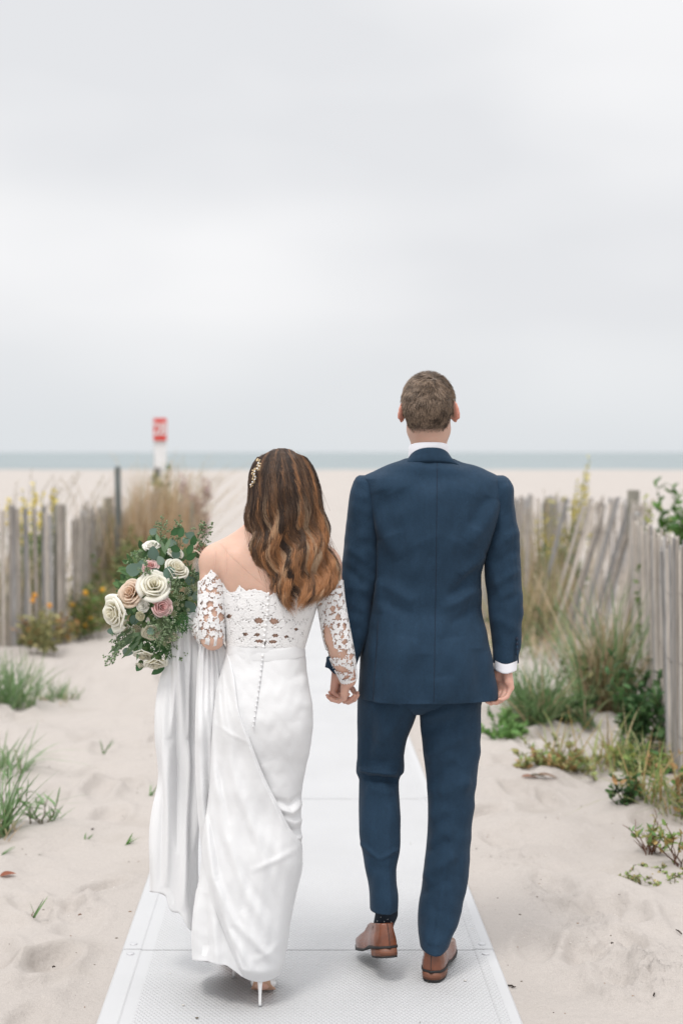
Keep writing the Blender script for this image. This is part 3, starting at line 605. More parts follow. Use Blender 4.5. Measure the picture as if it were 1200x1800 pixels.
# ------------------------------------------------ trousers: two creased legs and a seat, one mesh
def leg(tab, folds, crease, seed):
    q = np.linspace(tab[0][0], tab[-1][0], 190); R = band(tab, 0, q, 84, n=2.2); w1, w2 = Wave(seed, 70, 12), Wave(seed + 1, 30, 12); n_ = normals(R)
    def ex(X, Y):
        return .0026 * w1(X, Y * .5) + .0013 * w2(X, Y * .6) + .0075 * np.exp(-np.abs(X - np.interp(Y, *crease)) / 7.0) * smooth01(Y, 1380, 1480)
    R = fold_back(R, [(a, b, c, d, e, f * 1.6) for a, b, c, d, e, f in folds], ex); X, Yp = project(R)
    return R, q
LL = [(1195, 632, 752, .092, 4.400), (1235, 627.5, 738, .092, 4.405), (1270, 627.5, 728, .090, 4.425), (1300, 628, 716, .086, 4.445), (1330, 628.5, 710, .082, 4.46), (1348, 626.5, 711, .080, 4.465), (1357, 626, 710, .078, 4.465), (1363, 628.5, 705, .071, 4.463), (1370, 631, 702, .070, 4.46),
      (1385, 630.5, 701, .073, 4.452), (1410, 630, 702, .075, 4.44), (1440, 630.5, 702, .076, 4.425), (1475, 633, 702, .074, 4.41), (1500, 637, 701, .070, 4.40), (1530, 642, 697, .064, 4.392), (1550, 646, 697, .062, 4.388), (1572, 649, 699, .062, 4.386), (1596, 650, 699, .060, 4.385)]
LR = [(1195, 728, 851, .092, 4.400), (1235, 735, 847, .092, 4.405), (1260, 737.5, 845, .090, 4.41), (1300, 741, 842, .086, 4.415), (1340, 745.5, 840, .082, 4.42), (1370, 749, 837, .080, 4.42), (1400, 751, 833, .078, 4.42), (1440, 752, 829, .077, 4.42), (1480, 749.5, 827, .077, 4.42),
      (1520, 745.5, 825, .076, 4.42), (1560, 741, 819, .075, 4.42), (1590, 736, 811, .080, 4.415), (1625, 734, 802, .088, 4.405), (1645, 736, 794, .094, 4.398), (1657, 738, 790.5, .097, 4.396)]
R1, q1 = leg(LL, [(632, 1352, 700, 1360, 5, .010), (640, 1366, 700, 1374, 5, -.010), (636, 1340, 690, 1338, 9, -.004), (645, 1384, 690, 1396, 8, .004), (668, 1240, 700, 1330, 14, .004), (650, 1240, 640, 1340, 12, -.004), (632, 1480, 666, 1512, 4, .004), (666, 1512, 700, 1492, 4, .004), (648, 1525, 690, 1530, 10, -.003), (705, 1255, 665, 1310, 9, .003)], ([1380, 1596], [683, 684]), 61)
R2, q2 = leg(LR, [(740, 1262, 800, 1248, 9, .005), (742, 1290, 815, 1262, 8, -.004), (748, 1330, 820, 1290, 9, .004), (752, 1385, 800, 1340, 10, -.004), (770, 1400, 825, 1370, 12, .004), (755, 1440, 790, 1420, 10, .003), (746, 1500, 790, 1475, 9, -.005), (742, 1545, 800, 1500, 10, .005), (738, 1575, 790, 1545, 9, -.004), (800, 1540, 770, 1600, 9, .003)], ([1380, 1500, 1652], [795, 788, 764]), 71)
X, _ = project(R2); R2[:, :, 2] -= (.009 * np.exp(-((X - 764) / 26) ** 2) * smooth01(-(R2[:, :, 1] - 4.42), -.02, .05)) * smooth01(q2, 1590, 1652)[:, None]
tb = MB()
for R in (R1, R2):
    c = R[-1].mean(0); e1 = c + (R[-1] - c) * .96; e2 = e1 + np.array([0, 0, .03]); V, Fs = loft(np.concatenate([R, [e1], [e2]]), True, (True, False)); tb.add(V, Fs)
seat = band([(1150, 652, 846, .10), (1200, 634, 849, .105), (1238, 640, 845, .085), (1252, 690, 800, .05)], 4.405, np.linspace(1150, 1252, 30), 80, n=2.4); tb.add(*loft(seat, True, (True, True)))
trousers = tb.build('trousers', M['suit'], gr)
# ------------------------------------------------ shoes
def shoe(tip, yaw, pitch, mirror, sock):
    """tip = back of the heel on the ground side; local x across, y to the toe, z up"""
    cz, sz = math.cos(yaw), math.sin(yaw); cp, sp_ = math.cos(pitch), math.sin(pitch)
    def W(Pt):
        Pt = np.asarray(Pt, float).copy(); Pt[..., 0] *= mirror; y, z = Pt[..., 1] - .0, Pt[..., 2]
        y2 = y * cp + z * sp_; z2 = -y * sp_ + z * cp; x = Pt[..., 0]
        return np.stack([tip[0] + x * cz + y2 * sz, tip[1] - x * sz + y2 * cz, tip[2] + z2], -1)
    t = np.arange(64) / 64 * 2 * np.pi
    def outline(L0, L1, hw, toe=1.0, z=0.0):      # closed outline from y=L0 to L1
        y = (1 - np.cos(t)) / 2; y_ = L0 + (L1 - L0) * y; u = np.clip(y_ / .305, 0, 1)
        w_ = np.interp(u, [0, .04, .12, .25, .38, .52, .66, .78, .88, .95, 1], [.2, .68, .92, .95, .86, .93, 1.12, 1.14, 1.0, .70, .10]) * hw * (1.12 - .1 * u)
        e = np.clip(np.minimum(y, 1 - y) / .035, 0, 1) ** .5
        x = np.where(t < np.pi, 1.0, -1.0) * w_ * np.maximum(e, .02) + np.interp(u, [0, .5, 1], [0, .004, -.006]); return np.stack([x, y_, np.full(64, z)], -1)
    s = empty('shoe', (0, 0, 0), None, None); s.parent = gr; s.location = (float(tip[0] - gr.location[0]), float(tip[1] - gr.location[1]), float(tip[2] - gr.location[2]))
    # heel block, sole with spring at the toe, welt
    hb = [outline(.002, .078, .0335, z=z) for z in (0, .003, .006)]; hl = [outline(.001 + .001 * k, .080, .0345, z=z) for k, z in enumerate((.006, .0272))]
    mesh('heel', *loft(W(np.array(hb)), True, (True, True)), M['rubber'], s); mesh('heel_stack', *loft(W(np.array(hl)), True, (True, True)), M['sole'], s, smooth=True)
    def spr(o):
        o = o.copy(); u = o[..., 1] / .305; o[..., 2] += .018 * smooth01(u, .78, 1.05) - .0145 * smooth01(u, .28, .55); return o
    so = [spr(outline(-.002, .307, .0375, z=z)) for z in (.0272, .0345)]; mesh('sole', *loft(W(np.array(so)), True, (True, True)), M['rubber'], s)
    ups = []
    for z, L0, L1, hw in ((.0345, .001, .302, .0350), (.042, -.001, .300, .0355), (.050, -.002, .290, .0350), (.058, -.001, .270, .0335), (.066, .000, .240, .0315), (.076, .003, .205, .0290), (.086, .005, .170, .0270), (.096, .0065, .140, .0265), (.1005, .008, .132, .026), (.1005, .011, .129, .023), (.08, .014, .125, .021)):
        ups.append(spr(outline(L0, L1, hw, z=z)))
    up = mesh('upper', *loft(W(np.array(ups)), True, (False, False)), M['leather'], s)
    for zz, a_, b_ in ((.098, .0, .0), ):
        for sgn in (-1, 1):
            yy = np.linspace(.055, .095, 9); pts = np.stack([sgn * (.0352 - .006 * ((np.linspace(.098, .036, 9) - .036) / .06)), yy * 0 + .062 + .035 * np.linspace(1, 0, 9) ** 2 * 0 + .012 * np.sin(np.linspace(0, 3, 9)), np.linspace(.092, .038, 9)], -1)
            V, Fs = tube(W(pts), .0009, 5); mesh('seam', V, Fs, M['rubber'], up)
    pts = np.stack([np.zeros(8), np.interp(np.linspace(.036, .099, 8), [.03, .05, .1], [.0005, -.0025, .0068]) - .0006, np.linspace(.037, .099, 8)], -1); V, Fs = tube(W(pts), .0009, 5); mesh('seam', V, Fs, M['rubber'], up)
    for k in range(4):
        yl = .135 + .018 * k; V, Fs = tube(W([(-.016, yl, .088 - .0085 * k), (0, yl + .003, .096 - .0085 * k), (.016, yl, .088 - .0085 * k)]), .0016, 5); mesh('lace', V, Fs, M['rubber'], s)
    return W, s
for o_, c0 in ((shoe(P(757, 1727, 4.318) * [1, 1, 0] + [0, 0, .0108], .27, 0, 1, 0), 0), (shoe(P(686, 1684, 4.30), -.24, .27, -1, 1), 1)): pass
# sock on the lifted foot
R = band([(1590, 659, 699, .034, 4.385), (1607, 659, 699, .034, 4.385), (1625, 656, 692, .034, 4.39), (1645, 655, 688, .034, 4.40)], 0, np.linspace(1590, 1645, 16), 36); sk = mesh('sock', *loft(R, True, (True, True)), M['sock'], gr)
for x, y in ((669, 1612), (681, 1616), (692, 1612), (675, 1620), (687, 1621), (663, 1619), (696, 1619)): mesh('dot', *sphere(P(x, y, 4.352 + abs(x - 679) ** 2 * 4e-5), .0014, 8, 6), M['dot'], sk)
R = band([(1650, 744, 786, .036, 4.42), (1690, 744, 786, .038, 4.43)], 0, np.linspace(1650, 1690, 8), 36); mesh('sock', *loft(R, True, (True, True)), M['sock'], gr)

# ================================================================== the bride
YB = 4.25; G3 = np.random.default_rng(21)
br = empty('person', (-.10, 4.27, 0), 'person with long wavy brown hair in a white lace sleeved gown, holding a bouquet', 'person')
BT = [(930, 452, 492, .040, .012), (945, 424, 520, .055, .010), (958, 396, 556, .068, .006), (975, 384, 568, .080, .002), (1000, 382, 570, .090, 0), (1030, 387, 566, .096, 0), (1060, 391, 557, .098, 0), (1090, 395, 548, .094, 0), (1120, 398, 539, .088, 0), (1145, 400, 533, .086, 0), (1165, 396, 537, .092, 0), (1200, 388, 544, .108, -.004), (1235, 382, 549, .120, -.010), (1255, 380, 550, .122, -.010), (1290, 382, 547, .116, -.004), (1330, 386, 540, .105, 0), (1400, 392, 528, .09, 0)]
def btorso_ring(py):
    v = interp(BT, py); a = (v[:, 1] - v[:, 0]) / 2 / F * YB; return ((v[:, 0] + v[:, 1]) / 2 - CX) / F * YB, YB + v[:, 3], a, v[:, 2]
fb = Field((-.34, 3.98, .0), (.22, 4.60, 1.66), .0030)
hb_ = P(497, 845, 4.245)
head(fb, hb_, .93, yaw=-.15, neck=P(474, 950, 4.25), neck_r=(.046, .050), male=False)
def bt(z):
    py = HY + (CH - z) * F / YB; cx, cy, a, b = [float(q[0]) for q in btorso_ring([py])]; return cx, cy, a - .004, b - .004, 2.15
fb.column(CH - (1300 - HY) / F * YB, CH - (934 - HY) / F * YB, bt, .02)
# trapezius and shoulders
fb.cone(P(462, 925, 4.26), P(384, 982, 4.25), .034, .040, .05); fb.cone(P(492, 925, 4.26), P(566, 985, 4.25), .034, .040, .05)
for px in (420, 523): fb.ell(P(px, 1005, 4.19), (.045, .020, .060), .03)
ARML = [P(377, 992, 4.25), P(374, 1040, 4.235), P(372, 1090, 4.22), P(374, 1122, 4.215)]; RL = [.0440, .0400, .0370, .0330]
FORL = [P(374, 1122, 4.215), P(362, 1112, 4.30), P(350, 1098, 4.37), P(345, 1088, 4.42)]; RFL = [.0350, .0345, .0270, .0215]
ARMR = [P(574, 1000, 4.25), P(582, 1060, 4.24), P(592, 1118, 4.235), P(603, 1160, 4.245), P(613, 1196, 4.265)]; RR = [.0430, .0385, .0390, .0330, .0215]
fb.cone(ARML[0], P(420, 985, 4.25), .040, .04, .04); fb.cone(ARMR[0], P(540, 990, 4.25), .040, .04, .04); fb.chain(ARML, RL, .007); fb.chain(FORL, RFL, .007); fb.chain(ARMR, RR, .007)
hand(fb, P(344, 1086, 4.43), (-.25, 1, .2), (.3, .1, 1), (-1, -.2, .2), .82, ((60, 60, 40),) * 4, (30, 30), r0=.0084)
hand(fb, P(611, 1194, 4.268), (-.10, .55, -.85), (.35, .85, .4), (-.92, .10, .1), .72, ((40, 50, 35),) * 4, (25, 15), r0=.0092)
# legs and feet in the gown
fb.chain([P(425, 1260, 4.26), P(420, 1370, 4.28), P(425, 1500, 4.30), P(418, 1640, 4.33)], [.07, .055, .045, .035], .03); fb.chain([P(490, 1260, 4.26), P(480, 1370, 4.27), P(475, 1500, 4.25), P(457, 1670, 4.20)], [.07, .052, .042, .032], .03)
fb.chain([P(457, 1670, 4.20), np.array([-.110, 4.195, .125]), np.array([-.104, 4.235, .052]), np.array([-.100, 4.275, .040])], [.033, .0265, .027, .014], .02)
fb.chain([P(418, 1640, 4.33), np.array([-.185, 4.35, .125]), np.array([-.18, 4.43, .052]), np.array([-.178, 4.50, .042])], [.033, .027, .029, .016], .02)
V, Q = fb.surface(); X, Yp = project(V); BVt, BX, BY = V, X, Yp; col = np.tile((.60, .385, .295), (len(V), 1))
k = (Yp > 1180) * .35; col = col * (1 - k[:, None]) + np.array((.60, .31, .24)) * k[:, None]
mesh('body', V, Q, M['skin'], br, col=col); del fb

# ------------------------------------------------ lace: motifs of petals, leaves and cords cut out of a fine sheet
def lace_height(U, Vv, seed, R0=.0145, dens=1.0, sym=False, net=True, cw=(.26, .24)):
    g = np.random.default_rng(seed); H = np.zeros_like(U); u0, u1, v0, v1 = U.min(), U.max(), Vv.min(), Vv.max(); C = []
    tries = int(6000 * dens)
    for _ in range(tries):
        r = R0 * g.uniform(.62, 1.15); c = (g.uniform(0 if sym else u0, u1), g.uniform(v0, v1))
        if all(math.hypot(c[0] - a, c[1] - b) > (r + q) * .93 for a, b, q in C): C.append((c[0], c[1], r))
    if sym: C = C + [(-a, b, r) for a, b, r in C]
    for a, b, r in C:
        i = (np.abs(U - a) < r * 1.1) & (np.abs(Vv - b) < r * 1.1); du, dv = U[i] - a, Vv[i] - b
        rr = np.hypot(du, dv); th = np.arctan2(dv, du); n = int(g.integers(5, 9)); ph = g.uniform(0, 6)
        if sym and a < 0: th = np.pi - th
        pet = np.abs(np.cos(n * (th + ph) / 2)); re = r * (.66 + .32 * pet ** .7); h = np.zeros_like(rr)
        ins = rr < re; h[ins] = .50 + .18 * np.sin(rr[ins] / r * 14); h[ins & (pet < .22) & (rr > .25 * r)] = .12
        h[np.abs(rr - re) < .0013] = 1; h[rr < .2 * r] = .95; h[(np.abs(rr - .3 * r) < .0007)] = .2
        H[i] = np.maximum(H[i], h)
    for k, (lam, wd) in enumerate(((.015, cw[0]), (.009, cw[1]))):      # cords winding between the flowers
        w_ = Wave(seed * 7 + k, lam, 14)(np.abs(U) if sym else U, Vv); c = np.abs(w_) < wd; H[c] = np.maximum(H[c], .8)
    if net:
        ns = np.minimum(np.abs(((U + Vv) / .0042) % 1 - .5), np.abs(((U - Vv) / .0042) % 1 - .5)); H[(ns < .24)] = np.maximum(H[ns < .24], .10)
    return H
def lace_sheet(name, S, U, Vv, H, keep, thick, parent, closed=True):
    """S (nv,nu,3) base surface, H height; faces whose height is ~0 or that are outside keep are left out"""
    n = normals(S, closed); R = S + n * (H * thick)[..., None]; f = gridfaces(*H.shape, closed); ok = (H.ravel() > .05) & keep.ravel()
    f = f[ok[f].sum(1) >= 3]; V = R.reshape(-1, 3); used = np.unique(f); mp_ = np.full(len(V), -1); mp_[used] = np.arange(len(used))
    o = mesh(name, V[used], mp_[f], M['lace'], parent)
    so = o.modifiers.new('thickness', 'SOLIDIFY'); so.thickness = .0006; so.offset = -1; return o
gown = empty('gown', (0, 0, 0), None, None); gown.parent = br
# bodice
q = np.arange(990, 1156, .75); cx, cy, a, b = btorso_ring(q); NU = 620; th = np.arange(NU) / NU * 2 * np.pi - np.pi / 2 + 1e-4
S = []
for i, py in enumerate(q):
    x, y = ringpts(cx[i], cy[i], a[i] + .0025, b[i] + .0025, 2.15, th); S.append(np.stack([x, y, np.full(NU, CH - (py - HY) / F * YB)], -1))
S = np.array(S); SB = S; X, Yp = project(S)
Uu = (np.arange(NU) / NU * 2 - 0); Uu = np.where(Uu > 1, Uu - 2, Uu); Uu = np.broadcast_to(Uu * .39, X.shape); Vv = np.broadcast_to((q * .0017)[:, None], X.shape)
topx = [340, 383, 395, 408, 418, 426, 434, 446, 456, 466, 474, 486, 498, 510, 522, 534, 545, 556, 575, 640]; topy = [1016, 1014, 1011, 1013, 1022, 1034, 1038, 1035, 1037, 1040, 1046, 1040, 1037, 1040, 1043, 1038, 1033, 1026, 1022, 1020]
top = np.interp(X, topx, topy) + 1.6 * np.abs(np.sin(X / 3.4)) - .8
H = lace_height(Uu, Vv, 4, .0142, 1, sym=True, cw=(.33, .30)); e_ = Yp - top
H = np.where((e_ > 0) & (e_ < 3.2), 1.0, H); H = np.where((e_ > 3.2) & (e_ < 13), np.maximum(H, (np.sin(X * 1.25 + 2 * np.sin(Yp / 4)) > -.1) * .62), H); H = np.where((e_ > 13) & (e_ < 15), .9, H)
bot = 1142 + 8 * (1 - ((X - 462) / 72) ** 2) ; cuts = np.zeros(X.shape, bool)
for ex, ey, rx, ry in ((455, 1091, 9, 5.5), (482, 1092, 9, 5.5), (431, 1115, 5, 3.2), (452, 1116, 5.5, 3.5), (484, 1117, 5.5, 3.2), (503, 1119, 4, 3), (456, 1127, 9, 3.2), (479, 1128, 8, 3), (403, 1083, 5, 4), (520, 1106, 3.5, 2.5)): cuts |= ((X - ex) / rx) ** 2 + ((Yp - ey) / ry) ** 2 < .75 + .45 * np.sin(np.abs(X - 463) * 1.1 + ex) * np.cos(Yp * 1.0 + ey)
back = S[..., 1] < 4.27
lb = lace_sheet('bodice', S, Uu, Vv, H, (e_ > 0) & (Yp < bot + 2) & ~(cuts & back), .0013, gown)
# pale lining of the bodice, open over the cut-outs
Sl = S - normals(S) * .0012; okl = ((e_ > 4) & ~(cuts & back)); f = gridfaces(*X.shape, True); f = f[okl.ravel()[f].all(1)]; V = Sl.reshape(-1, 3); used = np.unique(f); mp_ = np.full(len(V), -1); mp_[used] = np.arange(len(used))
mesh('lining', V[used], mp_[f], M['tulle'], lb)
# lace sleeves
def arm_tube(pts, rs, off, nv, nu):
    pts = np.array(pts); t = np.linspace(0, 1, len(pts)); tt = np.linspace(0, 1, nv); c = interp(np.column_stack([t, pts, rs]), tt); p = c[:, :3]; r = c[:, 3] + off
    T = np.gradient(p, axis=0); T /= np.linalg.norm(T, axis=1)[:, None]; R = []; a_ = np.arange(nu) / nu * 2 * np.pi
    for i in range(nv):
        u = np.cross(T[i], (0, 1, 0)); u /= np.linalg.norm(u); v = np.cross(T[i], u); R.append(p[i] + r[i] * (np.cos(a_)[:, None] * u + np.sin(a_)[:, None] * v))
    L = np.concatenate([[0], np.cumsum(np.linalg.norm(np.diff(p, axis=0), axis=1))]); return np.array(R), np.broadcast_to((a_ * .038)[None], (nv, nu)), np.broadcast_to(L[:, None], (nv, nu))
def lace_arm(pts, rs, nv, topf, cutl, seed, dens=1, end=None):
    S, U, Vv = arm_tube(pts, rs, .0034, nv, 190); X, Yp = project(S); H = lace_height(U, Vv, seed, .0088, dens, net=False, cw=(.34, .32))
    e = Yp - topf(X); H = np.where((e > 0) & (e < 3), 1.0, H); H = np.where((e > 3) & (e < 9), np.maximum(H, (np.sin(X * 1.3) > -.1) * .6), H); c = np.zeros(X.shape, bool); near = S[..., 1] < interp(np.column_stack([np.linspace(0, 1, len(pts)), np.array(pts)]), np.linspace(0, 1, nv))[:, 1][:, None] + .012
    for ex, ey, rx, ry, ang in cutl:
        ca, sa = math.cos(math.radians(ang)), math.sin(math.radians(ang)); dx, dy = X - ex, Yp - ey; c |= (((dx * ca + dy * sa) / rx) ** 2 + ((-dx * sa + dy * ca) / ry) ** 2 < 1 + .25 * np.sin(dx * 1.1 + dy * .7))
    keep = (e > 0) & ~(c & near)
    if end is not None: k = np.arange(nv)[:, None] / nv; H = np.where(k > .955, .9, H); keep &= (k + .012 * np.abs(np.sin(U * 260)) < .995)
    o = lace_sheet('sleeve', S, U, Vv, H, keep, .0015, gown); return o
lace_arm(ARML + FORL[1:], RL + RFL[1:], 330, lambda X: np.interp(X, [345, 352, 358, 364, 371, 378, 384, 395], [1023, 1021, 1014, 1010, 1000, 1001, 1006, 1012]) + 2.5 * np.abs(np.sin(X / 3.6)) - 1,
         [(386, 1133, 5.5, 13, 10), (369, 1143, 10, 4.5, 10), (388, 1084, 4.5, 7, -15), (342, 1124, 4, 6, 0), (368, 1062, 4, 6, 20), (377, 1078, 4.5, 5, 0), (362, 1085, 3.5, 4.5, 30), (355, 1128, 3, 4, 0)], 15)
lace_arm(ARMR, RR, 260, lambda X: 1018 + 0 * X + 2.5 * np.abs(np.sin(X / 3.6)), [(577, 1122, 7, 25, -12), (583, 1148, 13, 9, 5), (604, 1150, 4.5, 10, 32), (617, 1154, 3.5, 6, 18), (598, 1176, 13, 5.5, 12), (623, 1182, 2.5, 8, 0), (609, 1191, 8, 2, -25), (621, 1193, 6, 2, -30), (594, 1085, 4, 6, 0), (585, 1070, 4, 5, 30), (605, 1100, 3, 5, 0), (606, 1128, 3.5, 5, 30)], 16, end=1)

def skin_at(px, py, lift=.0015):
    m = np.hypot(BX - px, BY - py) < 3.0; Yd = BVt[m][:, 1].min(); return P(px, py, Yd - lift)
til = MB()
for pts in ([(386, 952), (408, 978), (440, 1008), (470, 1033)], [(379, 962), (378, 985), (376, 1000)], [(396, 958), (398, 985), (397, 1006)]):
    tt = np.linspace(0, 1, 26); px = np.interp(tt, np.linspace(0, 1, len(pts)), [p[0] for p in pts]); py = np.interp(tt, np.linspace(0, 1, len(pts)), [p[1] for p in pts])
    til.add(*tube(np.array([skin_at(x_, y_) for x_, y_ in zip(px, py)]), .0004, 5))
til.build('tulle_seam', M['illusion2'], gown)
# ------------------------------------------------ skirt
ST = [(1127, 399, 534, .092, 0), (1136, 398.5, 534.5, .094, 0), (1144, 398, 535, .095, 0), (1154, 396, 537.5, .098, 0), (1180, 389, 540, .108, -.002), (1215, 381, 545, .121, -.006), (1250, 376, 550, .129, -.008), (1290, 373, 548.5, .125, -.004), (1330, 371, 541, .118, .004), (1370, 369, 534, .115, .008), (1410, 365, 530, .115, .008), (1450, 360, 529, .118, .006),
      (1480, 356, 530, .122, .006), (1520, 352, 529, .128, .006), (1560, 348, 520, .134, .006), (1610, 343, 510, .138, .006), (1650, 341, 504, .142, .006), (1700, 340, 497, .146, .006), (1730, 340, 494, .148, .006)]
def skirtY(px, py):
    sh_ = np.shape(px); px = np.ravel(px); v = interp(ST, np.ravel(py)); u = np.abs((px - (v[:, 0] + v[:, 1]) / 2) / ((v[:, 1] - v[:, 0]) / 2)); return (YB + v[:, 3] - v[:, 2] * (1 - np.clip(u, 0, 1) ** 2.2) ** (1 / 2.2)).reshape(sh_)
q = np.linspace(1132, 1728, 300); R = band([(r[0], r[1], r[2], r[3], r[4]) for r in ST], YB, q, 240, n=2.2)
X, Yp = project(R); hemx = np.interp(X, [335, 398, 425, 475, 500], [1686, 1697, 1716, 1720, 1700]); t = smooth01(q, 1500, 1728)[:, None]; zt_ = np.maximum(CH - (hemx - HY) / F * R[:, :, 1], .03); R[:, :, 2] += smooth01(q, 1450, 1728)[:, None] * (zt_ - R[-1:, :, 2]) if False else t * (zt_ - R[-1, 0, 2])
WT0 = Wave(83, 24, 12)
WK = [Wave(80, 150, 8), Wave(81, 60, 10)]
SF = [([(482, 1418), (510, 1428), (534, 1408)], 6, .013), ([(484, 1405), (510, 1414), (534, 1394)], 5, -.008), ([(495, 1436), (515, 1446), (534, 1440)], 6, .010), ([(500, 1458), (518, 1460), (534, 1455)], 4, -.006), ([(505, 1470), (520, 1474), (536, 1468)], 5, .009), ([(470, 1340), (490, 1390), (520, 1420)], 16, .006), ([(520, 1270), (530, 1300), (540, 1340)], 12, .004),
      ([(350, 1560), (346, 1640), (344, 1720)], 7, .010), ([(362, 1570), (361, 1640), (362, 1720)], 6, -.008), ([(378, 1590), (380, 1650), (386, 1720)], 7, .010), ([(410, 1640), (420, 1690), (430, 1740)], 7, .008), ([(500, 1200), (530, 1185), (548, 1180)], 8, -.003), ([(500, 1225), (530, 1240), (556, 1240)], 9, .003)]
R = fold_back(R, SF, lambda X, Y: .0016 * WK[0](X, Y) + .0008 * WK[1](X, Y) + .0004 * WT0(X, Y)); SKR = R
c = R[-1].mean(0); e1 = c + (R[-1] - c) * .99; e1[:, 2] += .0; e2 = c + (R[-1] - c) * .97; e2[:, 2] += .05
V, Fs = loft(np.concatenate([R, [e1, e2]])); skirt = mesh('skirt', V, Fs, M['crepe'], gown)
# waistband, dipping slightly at the back
q = np.array([1129, 1130, 1132, 1141, 1148, 1149.5, 1150.5]); o_ = [.0, .0010, .0016, .0022, .0018, .0010, 0]; Rw = band([(r[0], r[1], r[2], r[3], r[4]) for r in ST], YB, q, 160, n=2.2); n_ = normals(Rw); Rw = Rw + n_ * np.array(o_)[:, None, None]
X, _ = project(Rw); Rw[:, :, 2] -= (.008 * (1 - np.clip(np.abs(X - 465) / 70, 0, 1) ** 2)) * smooth01(-(Rw[:, :, 1] - YB), -.02, .05); V, Fs = loft(Rw); mesh('waistband', V, Fs, M['crepe'], gown)
# the train, gathered from the hem up to the elbow
def sheet(Lc, Rc, nu, nv, depth, folds, name, m, extra=None, thick=.0016, curl=.02):
    Lc, Rc = np.array(Lc, float), np.array(Rc, float)
    def res(c):
        d = np.concatenate([[0], np.cumsum(np.hypot(*np.diff(c, axis=0).T))]); d /= d[-1]; return interp(np.column_stack([d, c]), np.linspace(0, 1, nv))
    A, B = res(Lc), res(Rc); s_ = np.linspace(0, 1, nu)[None, :, None]; G = A[:, None] * (1 - s_) + B[:, None] * s_; tv = np.linspace(0, 1, nv)[:, None]; G[..., 1] += 12 * np.sin(np.pi * s_[..., 0]) ** .8 * tv ** 10
    X, Y = G[..., 0], G[..., 1]; D = depth(X, Y) - ridges(X, Y, folds); S_ = s_[..., 0]
    if extra is not None: D = D - extra(X, Y, S_, np.linspace(0, 1, nv)[:, None])
    D = D + curl * (1 - smooth01(S_, 0, .10)) ** 2 + curl * (smooth01(S_, .93, 1)) ** 2
    D = D + .03 * smooth01(tv, .965, 1) ** 2
    R = np.stack([(X - CX) / F * D, D, CH - (Y - HY) / F * D], -1); o = mesh(name, R.reshape(-1, 3), gridfaces(nv, nu), m, gown)
    so = o.modifiers.new('thickness', 'SOLIDIFY'); so.thickness = thick; so.offset = 0; return o
TF = [([(384, 1145), (390, 1250), (418, 1390), (466, 1510), (508, 1610)], 9, .011), ([(366, 1150), (372, 1330), (396, 1470), (438, 1580), (492, 1668)], 8, .014), ([(356, 1170), (356, 1400), (374, 1540), (412, 1622), (480, 1690)], 7, .015),
      ([(398, 1155), (418, 1240), (460, 1355), (522, 1478)], 8, .007), ([(370, 1266), (405, 1290), (442, 1308)], 3.5, .003), ([(440, 1532), (490, 1510), (530, 1487)], 5, .006), ([(380, 1550), (402, 1635), (446, 1712)], 6, .012), ([(425, 1600), (455, 1665), (500, 1700)], 7, .009),
      ([(377, 1200), (382, 1340), (405, 1450)], 5, -.009), ([(364, 1250), (366, 1430), (388, 1540)], 4, -.010), ([(400, 1480), (440, 1560), (500, 1640)], 9, -.008), ([(430, 1440), (480, 1490), (520, 1545)], 10, .006), ([(440, 1690), (468, 1680), (502, 1650)], 6, .006), ([(395, 1160), (402, 1210), (412, 1260)], 4, -.004), ([(410, 1300), (450, 1400), (500, 1480)], 14, -.005)]
WT = Wave(90, 70, 12)
tp_ = smooth01
sheet([(352, 1128), (349, 1150), (345, 1220), (343, 1300), (346, 1400), (354, 1490), (370, 1570), (396, 1643), (426, 1716)], [(392, 1128), (400, 1145), (413, 1188), (422, 1250), (441, 1305), (465, 1367), (487, 1411), (509, 1455), (531, 1486), (532, 1520), (521, 1570), (511, 1620), (504, 1668), (493, 1712)], 220, 420,
      lambda X, Y: skirtY(X, Y) - .008 - .022 * smooth01(Y, 1170, 1420) - .05 * (1 - smooth01(X, 345, 400)) * smooth01(Y, 1180, 1300), [(a_, b_ * 1.15, c_ * .72) for a_, b_, c_ in TF], 'train', M['crepe'],
      lambda X, Y, s_, t: .0028 * WT(X, Y * .4) + .0007 * WT0(X, Y * .5) + .0045 * np.sin(s_ * 46 + 2 * np.sin(t * 5)) * (1 - smooth01(t, .0, .35)) * (1 - smooth01(s_, .55, .8)))
# the part of the train hanging from the forearm
DT = [(1066, 338, 346, .012, .18), (1069, 333, 350, .030, .175), (1076, 327, 352, .045, .165), (1090, 319, 352, .055, .15), (1110, 309, 351, .058, .14), (1140, 298, 350, .058, .13), (1180, 285, 348, .056, .12), (1230, 278.5, 346, .055, .12), (1270, 274, 345, .055, .12), (1290, 273, 344.5, .055, .12), (1340, 276, 345, .055, .12), (1365, 277, 346, .055, .12), (1440, 269.5, 347.5, .058, .12), (1530, 265, 349, .062, .12), (1572, 262.5, 351, .064, .12), (1640, 262, 354, .066, .12)]
q = np.concatenate([np.linspace(1066, 1085, 14), np.linspace(1087, 1640, 210)]); R = band([tuple(r) for r in DT], YB, q, 300, n=2.3); X, Yp = project(R); hemx = interp([(255, 1566), (292, 1576), (298, 1597), (320, 1611), (326, 1624), (342, 1640), (360, 1640)], X.ravel())[:, 0].reshape(X.shape)
t = smooth01(q, 1300, 1640)[:, None]; zt_ = CH - (hemx - HY) / F * R[:, :, 1]; R[:, :, 2] += t * (zt_ - R[-1, 0, 2])
thd = np.arange(300) / 300 * 2 * np.pi
